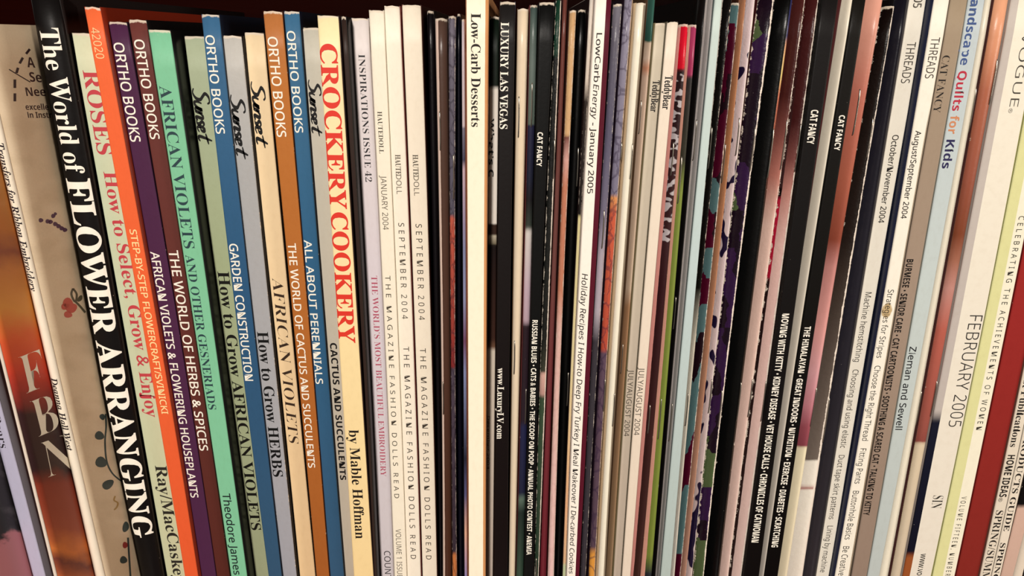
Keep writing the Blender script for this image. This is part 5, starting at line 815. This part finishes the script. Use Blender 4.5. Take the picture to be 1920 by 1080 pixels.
# ---------------------------------------------------------------- lettering
STYLES = {  # drawing set, stroke weight change (em), slant
    'B': ('B', 0.0, 0), 'X': ('B', .010, 0), 'S': ('B', -.012, 0), 'H': ('B', -.006, 0), 'I': ('B', -.014, .16), 'J': ('J', 0, 0),
    'A': ('A', 0, 0), 'V': ('A', -.012, 0), 'W': ('A', .003, 0), 'L': ('A', .006, .17), 'K': ('K', 0, 0), 'C': ('K', .005, 0), 'M': ('A', .011, 0), 'N': ('N', 0, 0), 'T': ('B', -.017, 0)}
def built_in_glyph(ch):          # the program's own default typeface
    cv = bpy.data.curves.new('letter', 'FONT')
    cv.body = ch
    cv.resolution_u = 3
    ob = bpy.data.objects.new('letter', cv)
    C.objects.link(ob)
    me = bpy.data.meshes.new_from_object(ob)
    pts = [(v.co.x, v.co.y) for v in me.vertices]
    tris = [tuple(p.vertices) for p in me.polygons]
    bpy.data.objects.remove(ob)
    bpy.data.meshes.remove(me)
    bpy.data.curves.remove(cv)
    return pts, tris
BAR = max(x for x, y in built_in_glyph('|')[0])
def shift(loop, d):              # outlines run with the ink on their left
    n, out = len(loop), []
    for i in range(n):
        (ax, ay), (bx, by), (cx, cy) = loop[i - 1], loop[i], loop[(i + 1) % n]
        e, f = Vector((bx - ax, by - ay)), Vector((cx - bx, cy - by))
        if e.length < 1e-6 or f.length < 1e-6:
            out.append((bx, by)); continue
        e.normalize(); f.normalize()
        m = Vector((e.y, -e.x)) + Vector((f.y, -f.x))
        if m.length < 0.2:
            out.append((bx, by)); continue
        m.normalize()
        k = min(1.6, 1.0 / max(0.3, m.dot(Vector((e.y, -e.x)))))
        out.append((bx + m.x * d * k, by + m.y * d * k))
    return out
DEC = {}
def glyph(font, ch):
    k = (font, ch)
    if k not in DEC:
        base, wt, slant = STYLES[font]
        if base == 'N' or ch not in OUTLINES[base]:
            pts, tris = built_in_glyph(ch)
            DEC[k] = (max(x for x, y in built_in_glyph(ch + '|')[0]) - BAR, pts, tris)
        else:
            g = OUTLINES[base][ch]
            loops = []
            for t in g[1:]:
                lp = [(t[i] / 1000.0, t[i + 1] / 1000.0) for i in range(0, len(t), 2)]
                if wt:
                    lp = shift(lp, wt)
                loops.append([(x + slant * y, y) for x, y in lp])
            flat = [p for l in loops for p in l]
            tris = tessellate_polygon([[Vector((x, y, 0)) for x, y in l] for l in loops])
            DEC[k] = (g[0] / 1000.0, flat, [tuple(t) for t in tris])
    return DEC[k]
def cap_height(font):
    return max(y for x, y in glyph(font, 'H')[1])
def layout(text, font):
    V, F, x = [], [], 0.0
    for ch in text:
        if ch == ' ':
            x += 0.26 if font != 'W' else 0.5
            continue
        adv, pts, tris = glyph(font, ch)
        n = len(V)
        V += [(x + px, py) for px, py in pts]
        F += [(a + n, b + n, c + n) for a, b, c in tris]
        x += adv + (0.34 if font == 'W' else 0.0)
    H = cap_height(font)
    x0, x1 = min(p[0] for p in V), max(p[0] for p in V)
    return [((px - x0) / (x1 - x0), py / H) for px, py in V], F, (x1 - x0) / H

def catmull(pts, n=6):
    out = []
    P = [pts[0]] + list(pts) + [pts[-1]]
    for i in range(1, len(P) - 2):
        for k in range(n):
            t = k / n
            out.append(tuple(0.5 * (2 * P[i][j] + (P[i + 1][j] - P[i - 1][j]) * t + (2 * P[i - 1][j] - 5 * P[i][j] + 4 * P[i + 1][j] - P[i + 2][j]) * t * t
                        + (3 * P[i][j] - P[i - 1][j] - 3 * P[i + 1][j] + P[i + 2][j]) * t ** 3) for j in (0, 1)))
    out.append(tuple(pts[-1][:2]))
    return out
def ribbon(pts, w, V, F, taper=True):
    n = len(pts)
    base = len(V)
    for i, p in enumerate(pts):
        a, b = pts[max(0, i - 1)], pts[min(n - 1, i + 1)]
        dx, dy = b[0] - a[0], b[1] - a[1]
        L = math.hypot(dx, dy) or 1e-6
        ww = w * (0.75 + 0.5 * abs(dy) / L)
        if taper:
            ww *= min(1.0, 0.45 + 2.2 * min(i, n - 1 - i) / n)
        V += [(p[0] - dy / L * ww, p[1] + dx / L * ww), (p[0] + dy / L * ww, p[1] - dx / L * ww)]
    for i in range(n - 1):
        k = base + 2 * i
        F.append((k, k + 1, k + 3, k + 2))
SCRIPT = [[(.62, .84), (.5, .98), (.26, .95), (.14, .77), (.3, .6), (.48, .43), (.46, .18), (.24, .02), (0, .1)],
          [(.66, .48), (.62, .18), (.72, .03), (.9, .18), (.98, .47), (.94, .14), (1.02, .04), (1.1, .12)],
          [(1.14, .47), (1.12, .02)], [(1.13, .22), (1.27, .46), (1.4, .42), (1.38, .1), (1.44, .03), (1.54, .12)],
          [(1.78, .4), (1.66, .48), (1.57, .36), (1.7, .2), (1.68, .06), (1.5, .05)],
          [(1.84, .2), (2.02, .28), (2.02, .45), (1.9, .46), (1.82, .24), (1.92, .03), (2.12, .12)],
          [(2.42, .86), (2.33, .16), (2.42, .02), (2.58, .1)], [(2.12, .5), (2.64, .62)]]
def script_layout():
    V, F = [], []
    for s in SCRIPT:
        ribbon(catmull([(x + .18 * y, y) for x, y in s]), 0.068, V, F)
    x0, x1 = min(p[0] for p in V), max(p[0] for p in V)
    return [((p[0] - x0) / (x1 - x0), p[1]) for p in V], F, 2.7

def spine_text(it, T, parent, base):
    text, font, p0, p1, c0, c1, col = T
    V, F, asp = script_layout() if font == 'script' else layout(text, font)
    z0, z1 = z_of_mark(it, p0), z_of_mark(it, p1)
    if it['st'] != 'flat':       # let long strokes follow the round of the spine
        bm = bmesh.new()
        vs = [bm.verts.new((x, y, 0)) for x, y in V]
        for f in F:
            try:
                bm.faces.new([vs[i] for i in f])
            except ValueError:
                pass
        for yc in (-0.1, .15, .3, .45, .6, .75, .9):
            bmesh.ops.bisect_plane(bm, geom=bm.verts[:] + bm.edges[:] + bm.faces[:], plane_co=(0, yc, 0), plane_no=(0, 1, 0))
        bm.verts.index_update()
        V = [(v.co.x, v.co.y) for v in bm.verts]
        F = [tuple(v.index for v in f.verts) for f in bm.faces]
        bm.free()
    out = []
    off = 0.00006 if it['st'] == 'flat' else 0.00012
    for tx, ty in V:
        z = z0 + (z1 - z0) * tx
        c = c0 + (c1 - c0) * ty
        l, r = lerp_z(it['Lx'], z), lerp_z(it['Rx'], z)
        out.append((l + (r - l) * c, it['Y'] + profile(it, c, r - l) - off, z))
    return mesh_obj('lettering', out, F, [plain('printing_ink', col, 0.5, 0.3)], parent, base)

# ---------------------------------------------------------------- one book or magazine
DEPTH = [0.0, 0.004, 0.010, 0.020, 0.034, 0.055, 0.09, 0.19]
def grid_shell(outer, inner, zs, mats, name, parent, base, uv):
    """closed sheet between two columns-by-rows grids of points"""
    nc, nr = len(outer), len(zs)
    V = [p for col in outer for p in col] + [p for col in inner for p in col]
    UV = uv + uv
    o = nc * nr
    F, fm, sm = [], [], []
    for c in range(nc - 1):
        for r in range(nr - 1):
            a, b, d, e = c * nr + r, (c + 1) * nr + r, (c + 1) * nr + r + 1, c * nr + r + 1
            F.append((a, b, d, e)); fm.append(0); sm.append(True)
            F.append((o + a, o + e, o + d, o + b)); fm.append(1); sm.append(True)
        for r in (0, nr - 1):
            a, b = c * nr + r, (c + 1) * nr + r
            F.append((a, o + a, o + b, b) if r == 0 else (a, b, o + b, o + a)); fm.append(1); sm.append(False)
    for c in (0, nc - 1):
        for r in range(nr - 1):
            a, b = c * nr + r, c * nr + r + 1
            F.append((a, b, o + b, o + a) if c == 0 else (a, o + a, o + b, b)); fm.append(0); sm.append(False)
    return mesh_obj(name, V, F, mats, parent, base, fm, UV, sm)

def tube(pts, r, name, mat, parent, base):
    V, F, n = [], [], 6
    for i, p in enumerate(pts):
        a, b = Vector(pts[max(0, i - 1)]), Vector(pts[min(len(pts) - 1, i + 1)])
        d = (b - a).normalized()
        s = d.cross(Vector((0, 1, 0.01))).normalized()
        t = d.cross(s)
        for k in range(n):
            an = 2 * math.pi * k / n
            V.append(tuple(Vector(p) + s * math.cos(an) * r + t * math.sin(an) * r))
    for i in range(len(pts) - 1):
        for k in range(n):
            F.append((i * n + k, i * n + (k + 1) % n, (i + 1) * n + (k + 1) % n, (i + 1) * n + k))
    F += [tuple(range(n))[::-1], tuple((len(pts) - 1) * n + k for k in range(n))]
    return mesh_obj(name, V, F, [mat], parent, base, smooth=True)

COVERS = {}
def make_item(i, it):
    rnd = random.Random(i * 7 + 1)
    Y = it['Y']
    ztop = min(z_of_mark(it, it['t']), ZC + 0.045)
    nr = 22
    zs = [ztop * (k / (nr - 1)) for k in range(nr)]
    xb = (lerp_z(it['Lx'], 0) + lerp_z(it['Rx'], 0)) / 2
    root = bpy.data.objects.new(it['n'], None)
    root.location = (xb, Y + 0.05, 0)
    root.empty_display_size = 0.01
    C.objects.link(root)
    base = Vector(root.location)
    root['label'] = it['l']
    root['category'] = 'book' if it['n'] in ('gardening_book', 'hardcover_book', 'paperback_book', 'cookbook', 'quilting_book') else ('booklet' if 'booklet' in it['n'] else 'magazine')
    root['group'] = 'books in the row on the shelf' if root['category'] == 'book' else 'magazines in the row on the shelf'
    fold = it['st'] == 'fold'
    th = 0.00022 if fold else 0.00034
    if fold:
        cs = [0.5 - 0.5 * math.cos(math.pi * k / 12) for k in range(13)]
    elif it['st'] == 'hard':
        th = 0.0008
        cs = [k / 14 for k in range(15)]
    else:
        cs = [0, .008, .025, .06, .12, .3, .5, .7, .88, .94, .975, .992, 1]
    wav = rnd.uniform(0, 50)
    outer, inner, uv = [], [], []
    for c in cs:
        co, ci = [], []
        for k, z in enumerate(zs):
            l, r = lerp_z(it['Lx'], z), lerp_z(it['Rx'], z)
            w = r - l
            zz = z
            if k == nr - 1:      # the head of the spine is never cut dead straight
                zz = z - 0.0004 * (2 * c - 1) ** 2 + 0.00025 * noise.noise(Vector((c * 3 + wav, 0, 0)))
            if k == 0:
                zz = 0.0
            x = l + w * c
            y = Y + profile(it, c, w)
            if k == nr - 1:
                y += 0.0004
            co.append((x, y, zz))
            s = max(-1, min(1, 2 * c - 1))
            xi = l + w / 2 + (x - l - w / 2) * (1 - 2 * min(th, w * 0.2) / w)
            ci.append((xi, y + th, zz))
            uv.append((c, look_y(Vector((x, y, z))) / 1080.0))
        outer.append(co); inner.append(ci)
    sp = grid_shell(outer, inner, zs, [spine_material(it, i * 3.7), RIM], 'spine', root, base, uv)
    back = 0.19 if Y > -0.03 else 0.2
    for side in (0, 1):
        outer, inner, uv = [], [], []
        X0, XB, sg = (it['Lx'], it['BL'], 1) if side == 0 else (it['Rx'], it['BR'], -1)
        for d in DEPTH:
            co, ci = [], []
            for z in zs:
                w = lerp_z(it['Rx'], z) - lerp_z(it['Lx'], z)
                t = min(1.0, d / 0.004)
                x = lerp_z(X0, z) * (1 - t) + lerp_z(XB, z) * t
                if it['st'] == 'hard' and d == 0.004:
                    x += sg * 0.0011     # the joint groove beside a hardcover's spine
                y = Y + profile(it, float(side), w) + 0.0001 + d
                tt = min(th, w * 0.2)
                co.append((x, y, z))
                ci.append((x + sg * tt, y, z))
                uv.append((d / 0.05, look_y(Vector((x, y, z))) / 1080.0))
            outer.append(co); inner.append(ci)
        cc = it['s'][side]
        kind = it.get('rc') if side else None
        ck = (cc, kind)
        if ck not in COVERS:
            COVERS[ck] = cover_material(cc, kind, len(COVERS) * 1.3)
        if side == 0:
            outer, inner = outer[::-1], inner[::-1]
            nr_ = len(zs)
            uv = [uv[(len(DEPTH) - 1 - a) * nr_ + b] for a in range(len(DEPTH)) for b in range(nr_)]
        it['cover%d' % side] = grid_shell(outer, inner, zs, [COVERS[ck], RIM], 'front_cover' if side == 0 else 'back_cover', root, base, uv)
    # page block
    V, F = [], []
    zz = [0.0005] + zs[1:-1] + [ztop - 0.0009]
    for z in zz:
        w = lerp_z(it['BR'], z) - lerp_z(it['BL'], z)
        wf = lerp_z(it['Rx'], z) - lerp_z(it['Lx'], z)
        m, mf = min(th * 1.15, w * 0.24), min(th * 1.3, wf * 0.28)
        yl, yr = Y + profile(it, 0.0, wf) + th + 0.0003, Y + profile(it, 1.0, wf) + th + 0.0003
        yf = max(yl, yr)
        for x, y in ((lerp_z(it['Lx'], z) + mf, yl), (lerp_z(it['Rx'], z) - mf, yr), (lerp_z(it['BR'], z) - m, yf + 0.0042), (lerp_z(it['BR'], z) - m, Y + back - 0.004),
                     (lerp_z(it['BL'], z) + m, Y + back - 0.004), (lerp_z(it['BL'], z) + m, yf + 0.0042)):
            if it['st'] == 'hard' and y == yf + 0.0042:
                x += (0.0014 if x < (lerp_z(it['Lx'], z) + lerp_z(it['Rx'], z)) / 2 else -0.0014)
            V.append((x, y, z))
    for k in range(len(zz) - 1):
        for a in range(6):
            b = (a + 1) % 6
            F.append((k * 6 + a, k * 6 + b, k * 6 + 6 + b, k * 6 + 6 + a))
    F += [tuple(range(6))[::-1], tuple((len(zz) - 1) * 6 + k for k in range(6))]
    mesh_obj('page_block', V, F, [PAGES], root, base)
    for T in it.get('T', ()):
        spine_text(it, T, sp, base).matrix_parent_inverse = Matrix()
    for p0, p1, c in it.get('P', ()):
        z0, z1 = z_of_mark(it, p0), z_of_mark(it, p1)
        pts = []
        for k, (t, dy) in enumerate(((0, .0007), (0.0, .0001), (.03, -.00022), (.2, -.00034), (.5, -.0003), (.8, -.00034), (.97, -.00022), (1, .0001), (1, .0007))):
            z = z0 + (z1 - z0) * t
            l, r = lerp_z(it['Lx'], z), lerp_z(it['Rx'], z)
            pts.append((l + (r - l) * c + 0.00012 * math.sin(t * 3.1), Y + profile(it, c, r - l) + dy, z))
        tube(pts, 0.00026, 'staple', STEEL, root, base)
    return root, base

ROOTS = [make_item(i, it) for i, it in enumerate(ITEMS)]

# ---------------------------------------------------------------- print on the two covers one can see at the left
def on_cover(it, px, py):
    d = ray(px, py)
    lo = (it['Y'] - CAM.y) / d.y
    hi = (0.12 - CAM.y) / d.y
    for _ in range(40):
        mid = (lo + hi) / 2
        P = CAM + d * mid
        if P.x - lerp_z(it['BR'], P.z) > 0.00005:
            lo = mid
        else:
            hi = mid
    return tuple(CAM + d * lo)
def cover_print(idx, shapes, name, col):
    it = ITEMS[idx]
    V, F = [], []
    for sv, sf in shapes:
        n = len(V)
        V += [on_cover(it, x, y) for x, y in sv]
        F += [tuple(a + n for a in f) for f in sf]
    return mesh_obj(name, V, F, [plain('printing_ink', col, 0.5, 0.3)], it['cover1'], ROOTS[idx][1])
def cover_word(text, font, org, up, along):      # up: cap height vector, along: direction with the same scale
    V, F, asp = layout(text, font)
    return [(org[0] + along[0] * asp * tx + up[0] * ty, org[1] + along[1] * asp * tx + up[1] * ty) for tx, ty in V], F
def stroke(pts, w, smooth=True):
    V, F = [], []
    ribbon(catmull(pts) if smooth and len(pts) > 2 else pts, w, V, F, False)
    return V, F
def leaf(cx, cy, rx, ry, rot=0.0):
    n = 14
    V = []
    for k in range(n):
        a = 2 * math.pi * k / n
        x, y = rx * math.cos(a), ry * math.sin(a) * (1 - 0.25 * math.cos(a))
        V.append((cx + x * math.cos(rot) - y * math.sin(rot), cy + x * math.sin(rot) + y * math.cos(rot)))
    return V, [tuple(range(n))]
cover_print(2, [cover_word('F', 'T', (50, 739), (-16, -69), (50, -20)), cover_word('B', 'T', (73, 820), (-17, -67), (48, -19)),
                cover_word('N', 'T', (91, 896), (-14, -66), (50, -18))], 'lettering', (255, 244, 224))
cover_print(3, [cover_word('A', 'K', (52, 126), (-3, -19), (15, 1)), cover_word('Se', 'K', (57, 153), (-3, -18), (15, 1)), cover_word('Nee', 'K', (50, 180), (-3, -16), (14, 0)),
                cover_word('excelle', 'K', (49, 206), (-2, -11), (9, 0)), cover_word('in Instru', 'K', (53, 221), (-2, -11), (9, 0))], 'lettering', (74, 52, 50))
cover_print(3, [stroke(p, 2.0, False) for p in ([(49, 101), (56, 92)], [(37, 119), (43, 108)], [(31, 137), (34, 127)], [(28, 165), (28, 149)], [(28, 190), (28, 175)])]
            + [stroke([(17, 130), (30, 138), (57, 154)], 0.9)], 'stitch_drawing', (62, 44, 46))
cover_print(3, [stroke([(198, 776), (199, 800), (197, 830), (200, 864), (209, 885), (222, 898), (235, 906)], 1.3),
                leaf(192, 782, 6, 5, 1.2), leaf(187, 817, 9, 8, 0.4), leaf(190, 867, 11, 10, 0.5), leaf(203, 908, 12, 8, -0.6),
                stroke([(240, 1008), (242, 1040), (245, 1085)], 1.4), leaf(232, 1050, 7, 7, 0.3), leaf(236, 988, 6, 10, 0.2)], 'vine_drawing', (62, 72, 70))
cover_print(3, [leaf(128, 568, 10, 9, 0.5), leaf(134, 578, 9, 11, 1.4), leaf(122, 575, 7, 6, 0.0), leaf(128, 590, 8, 6, 0.2)], 'flower_drawing', (196, 92, 78))
cover_print(3, [stroke([(137, 541), (144, 552), (141, 566), (134, 552), (137, 541)], 1.6), stroke([(142, 566), (150, 574), (160, 586)], 1.8), leaf(150, 560, 4, 7, 0.6)], 'stem_drawing', (92, 84, 66))
cover_print(3, [leaf(x, y, 4.5, 4) for x, y in ((77, 413), (90, 415), (95, 416), (104, 420), (110, 424), (116, 428), (122, 431))] + [leaf(100, 405, 4, 4), leaf(104, 401, 3, 3)], 'lavender_drawing', (96, 66, 86))
cover_print(3, [leaf(235, 1022, 5, 6)], 'berry_drawing', (150, 60, 56))
cover_print(3, [stroke([(216, 930), (214, 938), (221, 943), (219, 951), (214, 956)], 1.2)], 'twig_drawing', (176, 142, 84))
